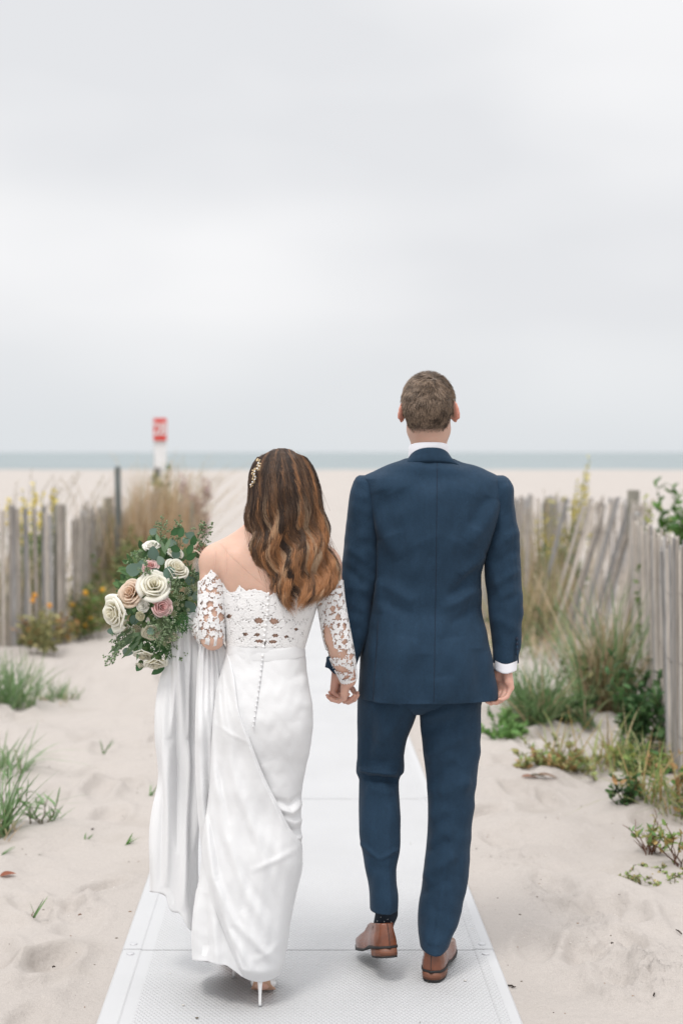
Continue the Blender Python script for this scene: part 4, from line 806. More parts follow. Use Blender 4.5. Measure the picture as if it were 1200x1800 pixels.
pl = lambda X, Y: .0075 * np.sin((X - 265 + .06 * (1572 - Y)) / (5.2 + .004 * (Y - 1080)) + 1.5 * np.sin(Y / 160)) * smooth01(Y, 1085, 1150) * (1 - .35 * smooth01(Y, 1300, 1600)) + .004 * WT(X * 1.5, Y * .25) + .003 * np.sin(X / 2.1 + 1.2) * (1 - smooth01(Y, 1130, 1260))
R = fold_back(R, [(318, 1110, 300, 1300, 5, .010), (300, 1300, 293, 1560, 6, .012), (335, 1110, 330, 1300, 4, .010), (330, 1300, 322, 1600, 5, .012), (343, 1130, 342, 1500, 3, .010), (310, 1150, 312, 1500, 4, -.012), (286, 1200, 280, 1560, 4, -.008), (337, 1200, 335, 1600, 3, -.010)], pl)
c = R[-1].mean(0); e1 = c + (R[-1] - c) * .985; e2 = c + (R[-1] - c) * .95; e2[:, 2] += .06; V, Fs = loft(np.concatenate([R, [e1, e2]]), True, (True, False)); mesh('train', V, Fs, M['chiffon'], gown)
# covered buttons down the back
bp = [(472, 1043), (471.5, 1052.5), (471, 1062), (470.5, 1072), (469.5, 1081), (468, 1090), (467, 1099), (465.5, 1108), (464.5, 1117), (464.5, 1125.5), (463.5, 1137), (461.5, 1151.5)]
bp += [(461.5 - (461.5 - 445) * (k / 14) ** 1.15, 1151.5 + 125 * k / 14) for k in range(1, 15)]
for i, (x, y) in enumerate(bp):
    p = on_back(SB if y < 1140 else SKR, x, y, .0045); mesh('button', *sphere(p, (.0040, .0028, .0040) if i < 12 else (.0030, .0024, .0030), 12, 8), M['pearl'] if i < 12 else M['crepe'], gown)
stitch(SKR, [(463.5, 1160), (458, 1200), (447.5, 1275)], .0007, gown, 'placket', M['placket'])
V, Fs = tube([on_back(SB, x, y, .0018) for x, y in ((466, 1128), (465, 1136), (464.5, 1143))], .0012, 5); mesh('placket', V, Fs, M['rubber'], gown)
# ------------------------------------------------ shoes of the bride
def pump(heel, ball, yaw, parent):
    hx, hy_, = heel; s = empty('shoe', (0, 0, 0), None, None); s.parent = parent; s.location = (hx - parent.location[0], hy_ - parent.location[1], 0)
    t = np.linspace(0, 1, 12); pts = np.stack([np.full(12, hx), hy_ + .012 * t ** 2 , .0105 + .100 * t], -1); V, Fs = tube(pts, .0042 + .012 * t ** 3, 14); mesh('heel', V, Fs, M['pearl'], s)
    mesh('heel_tip', *tube([(hx, hy_, .0100), (hx, hy_, .0150)], .0052, 12), M['bolt'], s)
    th = np.linspace(0, 2 * np.pi, 41)[:-1]; cy_, sy_ = math.cos(yaw), math.sin(yaw)
    def sect(y, z, w_, h, n=2.2):
        y = y * .74; x, zz = ringpts(0, 0, w_, h, n, th); return np.stack([hx + x * cy_ + y * sy_, hy_ + y * cy_ - x * sy_ * .6, z + zz], -1)
    so = [sect(-.012, .112, .016, .003), sect(.0, .110, .026, .004), sect(.03, .103, .027, .004), sect(.065, .078, .023, .0035), (sect(.10, .045, .026, .0035)), sect(.130, .024, .035, .0035), sect(.155, .0155, .038, .0035), sect(.19, .0155, .030, .0035), sect(.215, .018, .012, .003)]
    mesh('sole', *loft(np.array(so), True, (True, True)), M['nude'], s)
    up = [sect(.10, .056, .0285, .012), sect(.118, .048, .033, .018), sect(.135, .040, .037, .021), sect(.158, .034, .0385, .020), sect(.19, .030, .031, .015), sect(.215, .024, .014, .007)]; mesh('toe_box', *loft(np.array(up), True, (True, True)), M['pearl'], s)
    bk = []
    for zz, rr in ((.112, .0275), (.125, .0290), (.140, .0285), (.152, .0270), (.152, .0255), (.13, .0255)):
        a_ = np.linspace(np.pi * .85, np.pi * 2.15, 30); bk.append(np.stack([hx + rr * np.cos(a_), hy_ + .022 + rr * 1.15 * np.sin(a_), zz + 0 * a_], -1))
    V, Fs = loft(np.array(bk), False); mesh('counter', V, Fs, M['pearl'], s)
pump((-.1076, 4.137), 0, .06, br); pump((-.193, 4.365), 0, -.05, br)
# ------------------------------------------------ hair: waved locks of many strands over a dark inner mass
HLt = np.array([(785, 488), (790, 472), (800, 458), (815, 448), (830, 443), (870, 439.5), (910, 437), (950, 438), (980, 443), (1005, 450), (1035, 465), (1075, 492)], float)
HRt = np.array([(785, 506), (790, 518), (800, 532), (815, 544), (830, 551), (855, 558.5), (880, 563), (905, 567), (930, 572), (965, 581), (985, 587), (1005, 591), (1030, 592), (1045, 585), (1075, 560)], float)
HBt = np.array([(785, .0), (789, .045), (800, .072), (830, .098), (860, .113), (900, .116), (940, .114), (980, .118), (1020, .125), (1075, .132)], float)
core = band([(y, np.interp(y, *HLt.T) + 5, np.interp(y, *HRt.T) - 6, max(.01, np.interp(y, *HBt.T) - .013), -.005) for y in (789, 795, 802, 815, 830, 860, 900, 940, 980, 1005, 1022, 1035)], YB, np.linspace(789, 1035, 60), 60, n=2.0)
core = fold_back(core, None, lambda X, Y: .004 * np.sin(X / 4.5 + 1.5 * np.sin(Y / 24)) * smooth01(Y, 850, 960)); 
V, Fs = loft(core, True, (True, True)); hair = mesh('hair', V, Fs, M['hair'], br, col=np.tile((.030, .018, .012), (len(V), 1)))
def make_hair():
    g = np.random.default_rng(77); m = 36; PT, RD, CL = [], [], []
    dark = np.array((.032, .018, .012)); mid = np.array((.120, .066, .037)); lite = np.array((.50, .235, .100)); gold = np.array((.68, .47, .30))
    ES = np.array([(-1, 1006), (-.8, 1034), (-.55, 1066), (-.38, 1078), (-.2, 1052), (0, 1072), (.15, 1080), (.3, 1056), (.5, 1074), (.68, 1052), (.82, 1064), (1, 1042)], float)
    nl = 270
    for k in range(nl):
        lay = k / nl; s0 = g.uniform(-1, 1); s0 = np.sign(s0) * abs(s0) ** .8; end = np.interp(s0, *ES.T) + g.normal(0, 5) - 22 * g.random() * (lay < .5)
        start = 787 + 16 * s0 * s0 + g.uniform(0, 3) + (g.uniform(0, 60) if lay > .75 else 0); py = np.linspace(start, end, m); tt = np.linspace(0, 1, m)
        xl, xr, b = np.interp(py, *HLt.T), np.interp(py, *HRt.T), np.interp(py, *HBt.T); lift = .004 + .010 * lay * smooth01(py, 800, 900)
        s_ = s0 + .02 * np.sin(py / 60 + g.uniform(0, 6)) * smooth01(py, 820, 930); s_ = np.clip(s_, -1.02, 1.02)
        A = 8.0 * smooth01(py, 840, 975) * g.uniform(.9, 1.1); lam = g.uniform(70, 84); ph = g.normal(0, .42) + s0 * 4.6 + .8 * math.sin(s0 * 6 + 1) - 2 * np.pi * 880 / lam; w_ = 2 * np.pi * py / lam + ph
        x = (xl + xr) / 2 + s_ * (xr - xl) / 2 * (.97) + A * np.sin(w_); Yd = YB - .005 - (b - .010 + lift) * np.sqrt(np.clip(1 - s_ * s_, 0, 1)) - (lift * .4) + .0013 * A * np.cos(w_)
        rl = np.interp(tt, [0, .15, .5, .8, .93, 1], [.008, .0125, .0125, .0100, .0065, .0022]) * g.uniform(.5, 1.0)
        c = np.stack([(x - CX) / F * Yd, Yd, CH - (py - HY) / F * Yd], -1)
        ns = 72; rr = np.sqrt(g.random(ns)); an = g.uniform(0, 6.28, ns)[:, None] + w_[None] * .55; u = rr[:, None] * np.cos(an) * 1.15; v = rr[:, None] * np.sin(an) * .75
        cut = 1 - g.uniform(0, .10, ns)[:, None] * tt[None] ** 3
        pj = g.normal(0, .16, (ns, 1)); Am = (A / F * Yd)[None] * g.uniform(.75, 1.25, (ns, 1)); pt = c[None] + (np.stack([u, v, np.zeros_like(u)], -1)) * rl[None, :, None]; pt[:, :, 0] += Am * (np.sin(w_[None] + pj) - np.sin(w_[None])); pt[:, :, 2] += g.normal(0, .004, (ns, 1)) * smooth01(py, 900, 1050)[None]; pt[:, :, 0] += g.normal(0, .0006, (ns, 1)) * np.sin(w_[None] * g.uniform(.8, 1.3, (ns, 1)) + g.uniform(0, 6, (ns, 1))) * 2
        hl = g.random() ; tip = smooth01(py, 860, 1050); lk = .24 * (math.sin(s0 * 17 + .6) + math.sin(s0 * 29 + 2) * .8) + g.normal(0, .15); a_ = np.clip(.10 + lk + .85 * tip * g.uniform(.30, 1.25) + (.30 * smooth01(py, 810, 890) if (hl > .93 or math.sin(s0 * 23 + 1) > .86) else 0) + (.25 if s0 > .45 else 0), 0, 1)[None] + g.normal(0, .10, (ns, 1)); a_ = np.clip(a_, 0, 1)[..., None]
        col = np.where(a_ < .45, dark + (mid - dark) * (a_ / .45), mid + (lite - mid) * ((a_ - .45) / .55)); 
        if math.sin(s0 * 31 + 4) > .93 or g.random() < .03: col = col + (gold - col) * (.55 * smooth01(py, 850, 930))[None, :, None]
        PT.append(pt); ct = 1 - .20 * g.random((ns, 1)) ** 1.6; RD.append(.00036 * (1 - smooth01(tt[None] / ct, .90, 1.0)) + 1e-6); CL.append(col)
    # flyaway hairs
    for k in range(170):
        s0 = g.choice([-1, 1]) * g.uniform(.6, 1.04) if k % 3 else g.uniform(-1, 1); start = g.uniform(788, 960); py = np.linspace(start, min(start + g.uniform(40, 150), 1085), m); xl, xr, b = np.interp(py, *HLt.T), np.interp(py, *HRt.T), np.interp(py, *HBt.T)
        t_ = np.linspace(0, 1, m); of = g.uniform(2, 15) * t_ * np.sign(s0) * (abs(s0) > .5); x = (xl + xr) / 2 + s0 * (xr - xl) / 2 + of + g.uniform(1, 4) * np.sin(t_ * g.uniform(3, 12) + g.uniform(0, 6)); Yd = YB - .01 - (b + .006) * np.sqrt(max(1 - s0 * s0, .0))
        PT.append(np.stack([(x - CX) / F * Yd, Yd, CH - (py - HY) / F * Yd], -1)[None]); RD.append(np.full((1, m), .00026)); CL.append(np.broadcast_to(mid * 1.6, (1, m, 3)))
    # a few loose wisps across the shoulder
    V, Fs, C = strands(np.concatenate(PT), np.concatenate(RD), np.concatenate(CL)); mesh('locks', V, Fs, M['hair'], hair, col=C)
make_hair()
cb = MB(); g = np.random.default_rng(5); comb = empty('hair_comb', (0, 0, 0), None, None); comb.parent = br
for k in range(15):
    t = k / 14; px = 455 - 12 * t + 3 * math.sin(t * 9) + g.normal(0, 1.2); py = 811 + 42 * t + g.normal(0, 1); c = P(px, py, 4.150 + .035 * t)
    for j in range(3 if k % 2 else 5):
        a = g.uniform(0, 6.28); d = np.array([math.cos(a), 0, math.sin(a)]); V, Fs = sphere((0, 0, 0), (.0040, .0012, .0018), 8, 5); V = np.stack([V[:, 0] * d[0] - V[:, 2] * d[2], V[:, 1], V[:, 0] * d[2] + V[:, 2] * d[0]], -1) + c + d * .0038; cb.add(V, Fs)
cb.build('leaves', M['gold'], comb)
for k in range(9):
    t = k / 8; mesh('pearl', *sphere(P(454 - 11 * t + 2.5 * math.sin(t * 11), 814 + 38 * t, 4.143 + .035 * t), .0024, 10, 7), M['pearl'], comb)

# ================================================================== the bouquet
bq = empty('bouquet', P(285, 1060, 4.40), 'bouquet of cream and blush roses with eucalyptus held in front of the lace sleeve', 'bouquet')
GB = np.random.default_rng(9)
BC = P(272, 1048, 4.42)
def orient(V, c, d, roll=0.0):
    d, u, v = frame(d); cr, sr = math.cos(roll), math.sin(roll); u2 = u * cr + v * sr; v2 = -u * sr + v * cr
    return V[..., 0:1] * u2 + V[..., 1:2] * v2 + V[..., 2:3] * d + c
def rose(name, px, py, rpx, Y, col, tipcol, openness=1.0, K=7, seed=0, lean=None):
    g = np.random.default_rng(seed + 100); R = rpx / F * Y; c = P(px, py, Y); d = (c - BC) * np.array([1.1, .0, 1.1]) + np.array([0, -.10, .02]) if lean is None else np.array(lean, float)
    mb = MB(); col = np.array(col); tipcol = np.array(tipcol)
    uu = np.linspace(-1, 1, 11)[None, :]; vv = np.linspace(0, 1, 10)[:, None]
    for k in range(K):
        t = k / (K - 1); n = (3, 3, 4, 4, 5, 5, 5, 6)[k]
        for j in range(n):
            phi = 2 * np.pi * (j + .5 * (k % 2)) / n + g.normal(0, .22) + k * .8; half = (1.35 - .42 * t) * g.uniform(.85, 1.12) * (1 if k > 0 else 1.5)
            ang = phi + uu * half * (1 - .12 * vv)
            rad0 = R * (.04 + .62 * t ** 1.25) * g.uniform(.93, 1.07); curl = smooth01(vv, .74, 1) * R * (.01 + .15 * t * openness) * g.uniform(.3, 1.4)
            edge = 1 + .05 * np.sin(uu * g.uniform(3, 6) + g.uniform(0, 6)) + .03 * np.sin(uu * g.uniform(8, 12) + g.uniform(0, 6))
            rad = rad0 * (.30 + .70 * smooth01(vv, 0, .6)) + curl * (1 - .5 * uu ** 2) + R * .05 * np.abs(uu) ** 2 * vv + .26 * t * openness * R * vv ** 2 * edge
            h = R * (.80 - .52 * t ** 1.4) * edge; z = -R * .5 + (h + R * .5) * np.minimum(vv * 1.08, 1) ** .8 - curl * .6 * smooth01(vv, .82, 1) - R * (.10 + .26 * t) * np.abs(uu) ** 2.4 * vv + R * .05 * t * np.sin(uu * 4 + g.uniform(0, 6)) * vv
            z = z * .78
            Pt = np.stack([rad * np.cos(ang), rad * np.sin(ang), z + 0 * ang], -1)
            f = (vv ** 1.5 * (.45 + .55 * t) + 0 * uu)[..., None]; cc = col * (1 - f) + tipcol * f; cc = cc * g.uniform(.96, 1.02)
            mb.add(orient(Pt, c, d).reshape(-1, 3), gridfaces(10, 11), cc.reshape(-1, 3))
    hip, hf = sphere((0, 0, -R * .45), (R * .42, R * .42, R * .4), 10, 7); mb.add(orient(hip, c, d), hf, (.16, .26, .10))
    o = mb.build(name, M['petal'], bq); so = o.modifiers.new('thickness', 'SOLIDIFY'); so.thickness = .0003; return o
CW, CI = (.93, .89, .74), (.95, .94, .89); BL, BI = (.84, .60, .50), (.88, .74, .66); PK, PI_ = (.86, .48, .46), (.90, .76, .74); PH, PJ = (.86, .66, .50), (.90, .79, .68)
for k, (px, py, r, Y, a, b, o_) in enumerate([(310, 1001, 24, 4.31, CW, CI, .8), (271, 1031, 29, 4.27, CW, CI, 1.1), (232, 1043, 25, 4.29, PH, PJ, 1.1), (203, 1077, 29, 4.28, CW, CI, 1.3), (284, 1067, 20, 4.255, PK, PI_, .8), (264, 997, 17, 4.32, PK, PI_, .9), (268, 960, 15, 4.38, CI, CI, 1.3), (308, 973, 15, 4.37, CW, CI, .9),
        (356, 968, 20, 4.42, BL, PJ, 1.2), (252, 1065, 14, 4.265, CI, CI, .6), (247, 1083, 11.5, 4.265, CW, (.80, .80, .62), .3), (268, 1111, 18, 4.30, CW, (.84, .82, .70), 1), (299, 1120, 14, 4.33, CW, (.84, .82, .70), .8), (252, 1150, 17, 4.32, CW, CI, 1.2), (274, 1165, 19, 4.31, CW, CI, 1.2), (247, 1169, 11, 4.33, CW, CI, .6),
        (222, 1102, 15, 4.33, CW, CI, 1), (242, 1106, 12, 4.33, CW, (.84, .82, .7), .8), (337, 1100, 13, 4.40, PH, PJ, 1)]):
    rose('rose', px, py, r * .98, Y, a, b, o_, 6 if r > 16 else 5, k)
# leaves, seeded sprays and little star flowers
LF = MB()
def leaf(mb, base, tip, w_, col, n=(0, -1, 0), bend=.15, cup=.15, round_=1.0):
    base = np.asarray(base, float); tip = np.asarray(tip, float); d = tip - base; L = np.linalg.norm(d); d = d / L; s_ = np.cross(d, n); s_ /= np.linalg.norm(s_) + 1e-9; nn = np.cross(s_, d)
    t = np.linspace(0, 1, 8); prof = np.sin(np.pi * t ** (.85 * round_)) ** (.75) * w_ + 1e-5; V = []
    for ti, pi_ in zip(t, prof):
        c = base + d * L * ti - nn * bend * L * (ti ** 2) ; V += [c - s_ * pi_ + nn * cup * pi_, c, c + s_ * pi_ + nn * cup * pi_]
    c_ = np.tile(np.array(col, float), (24, 1)); c_[1::3] *= 1.12; mb.add(V, gridfaces(8, 3), c_)
GREEN = [(.080, .155, .060), (.115, .205, .080), (.060, .120, .050), (.18, .26, .11)]; EUC = [(.17, .26, .205), (.14, .225, .18), (.21, .29, .235)]
def pxleaf(mb, x0, y0, x1, y1, w_, Y, col, rnd_=1.0): leaf(mb, P(x0, y0, Y), P(x1, y1, Y + GB.uniform(-.02, .015)), w_ / F * Y, np.array(col) * GB.uniform(.85, 1.15), (GB.normal(0, .3), -1, GB.normal(0, .3)), GB.uniform(-.1, .25), GB.uniform(.05, .35), rnd_)
# inner mass of dark foliage filling the round of the bouquet
for k in range(520):
    a = GB.uniform(0, 6.28); r = math.sqrt(GB.random()); px = 276 + 66 * r * math.cos(a); py = 1052 + 100 * r * math.sin(a); Y = 4.31 + .10 * GB.random() + .10 * r * r; an = math.atan2(py - 1050, px - 275) + GB.normal(0, .7); L = GB.uniform(12, 24)
    if px > 343 - max(0, (py - 1080) * .55): continue
    pxleaf(LF, px, py, px + L * math.cos(an), py + L * math.sin(an), GB.uniform(2.5, 5.5), Y, GREEN[k % 4], 1)
LF.build('foliage', M['leaf'], bq)
EU = MB()
for x, y, r, Y in ((236, 1000, 15, 4.31), (250, 994, 12, 4.325), (270, 934, 8, 4.36), (334, 941, 9, 4.38), (270, 972, 13, 4.33), (297, 1009, 14, 4.285), (224, 1146, 9, 4.34), (334, 1066, 12, 4.36), (344, 1048, 12, 4.40), (266, 1110, 8, 4.28), (291, 1050, 7, 4.27), (303, 955, 9, 4.36), (322, 1008, 9, 4.36), (333, 1020, 10, 4.38), (310, 975, 10, 4.34), (274, 1006, 10, 4.30),
        (236, 1090, 10, 4.30), (198, 1108, 9, 4.33), (290, 1045, 8, 4.29), (326, 950, 7, 4.38), (345, 1010, 8, 4.41), (226, 1148, 8, 4.34), (332, 1040, 9, 4.385), (282, 985, 9, 4.32)):
    a = GB.uniform(0, 6.28); pxleaf(EU, x - r * math.cos(a), y - r * math.sin(a), x + r * math.cos(a), y + r * math.sin(a), r * .82, Y, EUC[int(GB.integers(3))], .9)
for x0, y0, x1, y1 in ((235, 1110, 198, 1150), (240, 1118, 205, 1143), (246, 1125, 214, 1160), (225, 1118, 190, 1148), (262, 1112, 222, 1118), (300, 1100, 290, 1120), (250, 1128, 240, 1160), (232, 1105, 205, 1122), (292, 975, 283, 950), (290, 970, 300, 945), (268, 1090, 258, 1120), (256, 1108, 238, 1128), (280, 955, 275, 938)):
    pxleaf(EU, x0, y0, x1, y1, 3.4, 4.31, (.15, .23, .13))
for x0, y0, x1, y1 in ((290, 1170, 266, 1186), (300, 940, 318, 928), (300, 962, 318, 968), (338, 960, 342, 940), (330, 975, 340, 955), (322, 1168, 300, 1150), (328, 985, 345, 970), (315, 945, 322, 926), (250, 1165, 240, 1180)): pxleaf(EU, x0, y0, x1, y1, 6.5, 4.33, (.05, .13, .05))
tag(EU.build('eucalyptus', M['leaf'], bq), kind='stuff')
SPR = MB()
def spray(x0, y0, x1, y1, Y, n, spread, col, berry=1.5):
    a = P(x0, y0, Y); b = P(x1, y1, Y - .01); SPR.add(*tube([a, (a + b) / 2 + GB.normal(0, .003, 3), b], .0009, 4), (.16, .22, .10))
    for k in range(n):
        t = .35 + .65 * GB.random(); c = a + (b - a) * t; e = c + GB.normal(0, 1, 3) * spread / F * Y * np.array([1, .8, 1]) + (b - a) * .12; SPR.add(*tube([c, (c + e) / 2, e], .0006, 3), (.17, .23, .12))
        for q in range(4):
            f_ = e + GB.normal(0, .0035, 3); V, Fs = sphere(f_, berry / F * Y * GB.uniform(.7, 1.25), 5, 4); SPR.add(V, Fs, np.array(col) * GB.uniform(.7, 1.3))
for a in ((282, 985, 284, 918, 4.36, 26, 8), (312, 985, 316, 925, 4.37, 22, 6), (330, 975, 358, 926, 4.40, 20, 7), (332, 985, 362, 948, 4.40, 20, 6), (300, 1050, 309, 1026, 4.28, 36, 9), (275, 1075, 293, 1105, 4.26, 60, 12), (288, 1100, 292, 1128, 4.27, 34, 10), (268, 990, 241, 974, 4.35, 22, 8), (235, 1110, 192, 1160, 4.31, 26, 6), (225, 1110, 205, 1125, 4.32, 14, 5),
          (330, 990, 346, 1020, 4.39, 30, 8), (262, 1010, 258, 1000, 4.29, 18, 6), (240, 1090, 215, 1128, 4.30, 18, 8), (300, 1120, 312, 1160, 4.33, 10, 7)): spray(*a[:5], a[5], a[6], (.25, .34, .19))
SPR.build('seeded_spray', M['leaf'], bq)
FT = MB()     # feathery green
for k in range(260):
    x0, y0 = (GB.uniform(296, 330), GB.uniform(1075, 1105)) if k % 2 else (GB.uniform(235, 300), GB.uniform(1125, 1150)); a = GB.uniform(-.3, 2.6) if k % 2 else GB.uniform(0, 6.28); L = GB.uniform(8, 18); pxleaf(FT, x0, y0, x0 + L * math.cos(a), y0 + L * math.sin(a), .7, 4.30 if k % 2 else 4.34, (.06, .15, .05))
FT.build('fern', M['leaf'], bq)
for x, y, r, Y in ((329, 1038, 8, 4.34), (317, 1050, 9, 4.315), (310, 1061, 7, 4.30), (305, 1079, 8, 4.29), (335, 1052, 5, 4.35), (342, 1036, 6, 4.37), (321, 1064, 4, 4.31), (314, 1070, 4, 4.30), (331, 1072, 4, 4.33), (338, 1031, 5, 4.37), (288, 1124, 6, 4.28), (290, 1132, 5, 4.28), (345, 1026, 5, 4.38), (319, 1078, 3, 4.31)):
    mb = MB(); c = P(x, y, Y); rr = r / F * Y; dd = np.array([GB.normal(0, .3), -1, .3 + GB.normal(0, .2)])
    for k in range(11):
        a = k / 11 * 6.283; V, Fs = sphere((0, 0, 0), (rr * .40, rr * .12, rr * .05), 6, 4); V = np.stack([V[:, 0] + rr * .62, V[:, 1], V[:, 2] + .18 * (V[:, 0] + rr * .4)], -1); V = np.stack([V[:, 0] * math.cos(a) - V[:, 1] * math.sin(a), V[:, 0] * math.sin(a) + V[:, 1] * math.cos(a), V[:, 2]], -1); mb.add(orient(V, c, dd), Fs, (.60, .66, .46))
    for k in range(26):
        a = k * 2.4; q = rr * .5 * math.sqrt(k / 26); V, Fs = sphere((q * math.cos(a), q * math.sin(a), rr * .16), rr * .085, 5, 3); mb.add(orient(V, c, dd), Fs, (.62, .62, .42))
    mb.build('star_flower', M['petal'], bq)
# stems gathered in the hand
st = MB()
for k in range(14): st.add(*tube([P(290 + GB.normal(0, 14), 1060 + GB.normal(0, 14), 4.40), P(340, 1085, 4.445) + GB.normal(0, .006, 3), P(362, 1105, 4.50) + GB.normal(0, .012, 3)], .0022, 5), (.07, .13, .05))
st.build('stems', M['leaf'], bq)

# ================================================================== fences
def slat_fence(path, label, seed, sect, h=1.19, post_at=(), wires=(.22, .58, .92)):
    """path: ground points; sect: (from, to, lean along the fence, lean across) by share of length; each picket weathered differently"""
    g = np.random.default_rng(seed); pts = np.array(path, float); seg = np.hypot(*np.diff(pts, axis=0).T); cum = np.concatenate([[0], np.cumsum(seg)]); tot = cum[-1]
    b0 = np.array([pts[0][0], pts[0][1], 0]); f = empty('slat_fence', b0, label, 'fence')
    def at(s): s = min(max(s, 0), tot); i = min(np.searchsorted(cum, s, 'right') - 1, len(seg) - 1); t = (s - cum[i]) / seg[i]; p = pts[i] + t * (pts[i + 1] - pts[i]); d = (pts[i + 1] - pts[i]) / seg[i]; return p, d
    mb = MB(); s = 0; W_ = [[] for _ in wires]
    while s < tot:
        p, d = at(s); la, lc = 0, 0
        for a, b, l1, l2 in sect:
            if a <= s / tot <= b: la, lc = l1, l2
        la += g.normal(0, .018); lc += g.normal(0, .012); hh = h * g.uniform(.95, 1.03) + .04 * math.sin(s * 1.3); w_ = g.uniform(.030, .042); z0 = float(gh(p[0], p[1])) - .06
        if g.random() > .03:
            ang = math.atan2(d[1], d[0]); V, Fs = box((0, 0, hh / 2), (w_, .011, hh)); V[4:, 0] += g.normal(0, .002); V[4:, 2] += np.array([1, -1, -1, 1]) * g.normal(0, .006)
            V[:, 0] += la * V[:, 2]; V[:, 1] += lc * V[:, 2]; V = np.stack([p[0] + V[:, 0] * math.cos(ang) - V[:, 1] * math.sin(ang), p[1] + V[:, 0] * math.sin(ang) + V[:, 1] * math.cos(ang), z0 + V[:, 2]], -1)
            v = g.uniform(.28, .56); c = np.array((1.0, .90, .80)) * v if g.random() < .75 else np.array((.95, .92, .90)) * v * .8
            mb.add(V, Fs, c)
        for i, wz in enumerate(wires): W_[i].append(np.array([p[0] + la * wz * d[0] + g.normal(0, .003), p[1] + la * wz * d[1], z0 + wz + .05]) + np.array([-d[1], d[0], 0]) * (.008 * (-1) ** len(W_[i]) + lc * wz))
        s += w_ + g.uniform(.006, .026)
    mb.build('slat_panel', M['wood'], f, smooth=False)
    for w in W_: mesh('wire', *tube(w, .0022, 5), M['wire'], f)
    for s_, ph, r in post_at:
        p, d = at(s_ * tot); q = np.array([p[0] - d[1] * .06, p[1] + d[0] * .06]); z0 = float(gh(*q)) - .1; th = np.arange(14) / 14 * 2 * np.pi
        R = [[(q[0] + rr * math.cos(t), q[1] + rr * math.sin(t), z) for t in th] for rr, z in ((r, z0), (r * .98, z0 + ph * .5), (r * .96, z0 + ph), (r * .85, z0 + ph + .008))]; mesh('post', *loft(np.array(R), True, (False, True)), M['wood'], f, col=np.tile((.20, .19, .16), (57, 1)))
    return f
slat_fence([(1.62, 12.9), (1.95, 12.5), (2.85, 12.1), (2.66, 11.2), (2.48, 10.3), (2.27, 9.2), (2.08, 8.2), (1.94, 7.4), (1.80, 6.4), (1.72, 5.6)], 'weathered slat fence along the right side, its middle pickets leaning', 301, [(0.0, .06, .02, 0), (.075, .17, .27, .04), (.17, .2, .1, 0)], 1.20, ((.185, 1.37, .055), (.48, 1.18, .045), (.74, 1.15, .045)))
slat_fence([(3.6, 15.6), (3.0, 15.2), (2.3, 14.8), (1.5, 14.6)], 'further low slat fence seen between the leaning pickets on the right', 302, [], 1.15, ((.5, 1.2, .05),))
slat_fence([(-3.6, 11.4), (-2.95, 11.5), (-2.42, 11.7), (-1.95, 12.0)], 'near slat fence at the left edge with leaning pickets', 303, [(0, .50, .13, .03), (.50, .60, .06, 0)], 1.17, ((.985, 1.26, .055),))
slat_fence([(-1.95, 12.4), (-2.02, 14.0), (-1.95, 16.0), (-1.72, 19.0)], 'faded slat fence running back behind the orange flowers on the left', 304, [(.2, .5, -.1, .05)], 1.10, ((.45, 1.2, .05),))
def lone_post(px, ptop, Y, wpx, label, name='wooden_post', col=(.15, .165, .16)):
    c = P(px, ptop, Y); r = wpx / 2 / F * Y; z0 = float(gh(c[0], Y)) - .15; th = np.arange(16) / 16 * 2 * np.pi; R = [[(c[0] + rr * math.cos(t) + .01 * math.sin(z * 2), Y + rr * math.sin(t), z) for t in th] for rr, z in [(r * 1.03, z0)] + [(r, z0 + k * (c[2] - z0) / 6) for k in range(1, 6)] + [(r * .98, c[2] - .01), (r * .8, c[2])]]
    V, Fs = loft(np.array(R), True, (False, True)); o = mesh(name, V, Fs, M['wood'], col=np.tile(col, (len(V), 1))); return tag(o, label, 'post')
lone_post(206.5, 820, 14.2, 11, 'tall grey wooden post standing above the faded left fence')
lone_post(336, 880, 16.0, 7, 'thin grey green post right of the tall beach grass', col=(.20, .23, .21))
# red number sign
YS = 20.0; sgb = P(281, 735, YS); sg = empty('beach_sign', (sgb[0], YS, 0), 'red sign with white number 28 on a pale post above the beach grass', 'sign')
x0, x1 = P(270, 0, YS)[0], P(293, 0, YS)[0]; zt_, zb_ = P(0, 735, YS)[2], P(0, 774, YS)[2]
V, Fs = box(((x0 + x1) / 2, YS, (zt_ + zb_) / 2), (x1 - x0, .012, zt_ - zb_)); mesh('sign_plate', V, Fs, M['red'], sg, smooth=False)
tx = bpy.data.curves.new('number', 'FONT'); tx.body = '28'; tx.align_x = 'CENTER'; tx.align_y = 'CENTER'; tx.size = .25; tx.extrude = .002; tx.offset = .0025; tx.space_character = .95; tx.materials.append(M['signwhite'])
to = link(bpy.data.objects.new('number', tx), sg); to.rotation_euler = (math.radians(90), 0, 0); to.location = ((x0 + x1) / 2 - sgb[0], -.013, (zt_ + zb_) / 2 - .004); to.scale = (.72, 1, 1)
V, Fs = box(((x0 + x1) / 2, YS + .05, (zb_ + P(0, 822, YS)[2]) / 2), (.17, .04, zb_ - P(0, 822, YS)[2])); mesh('backing_board', V, Fs, M['signwhite'], sg, smooth=False)
bpy.context.view_layer.update(); nm = bpy.data.meshes.new_from_object(to); loc_, rt_, sc_o = to.location.copy(), to.rotation_euler.copy(), to.scale.copy(); bpy.data.objects.remove(to); to = link(bpy.data.objects.new('number', nm), sg); to.location, to.rotation_euler, to.scale = loc_, rt_, sc_o
px_, pz = P(275, 0, YS)[0], P(0, 745, YS)[2]; V, Fs = box((px_, YS + .11, pz / 2 - .1), (.085, .07, pz + .2)); mesh('post', V, Fs, M['wood'], sg, smooth=False, col=np.tile((.24, .24, .24), (8, 1)))

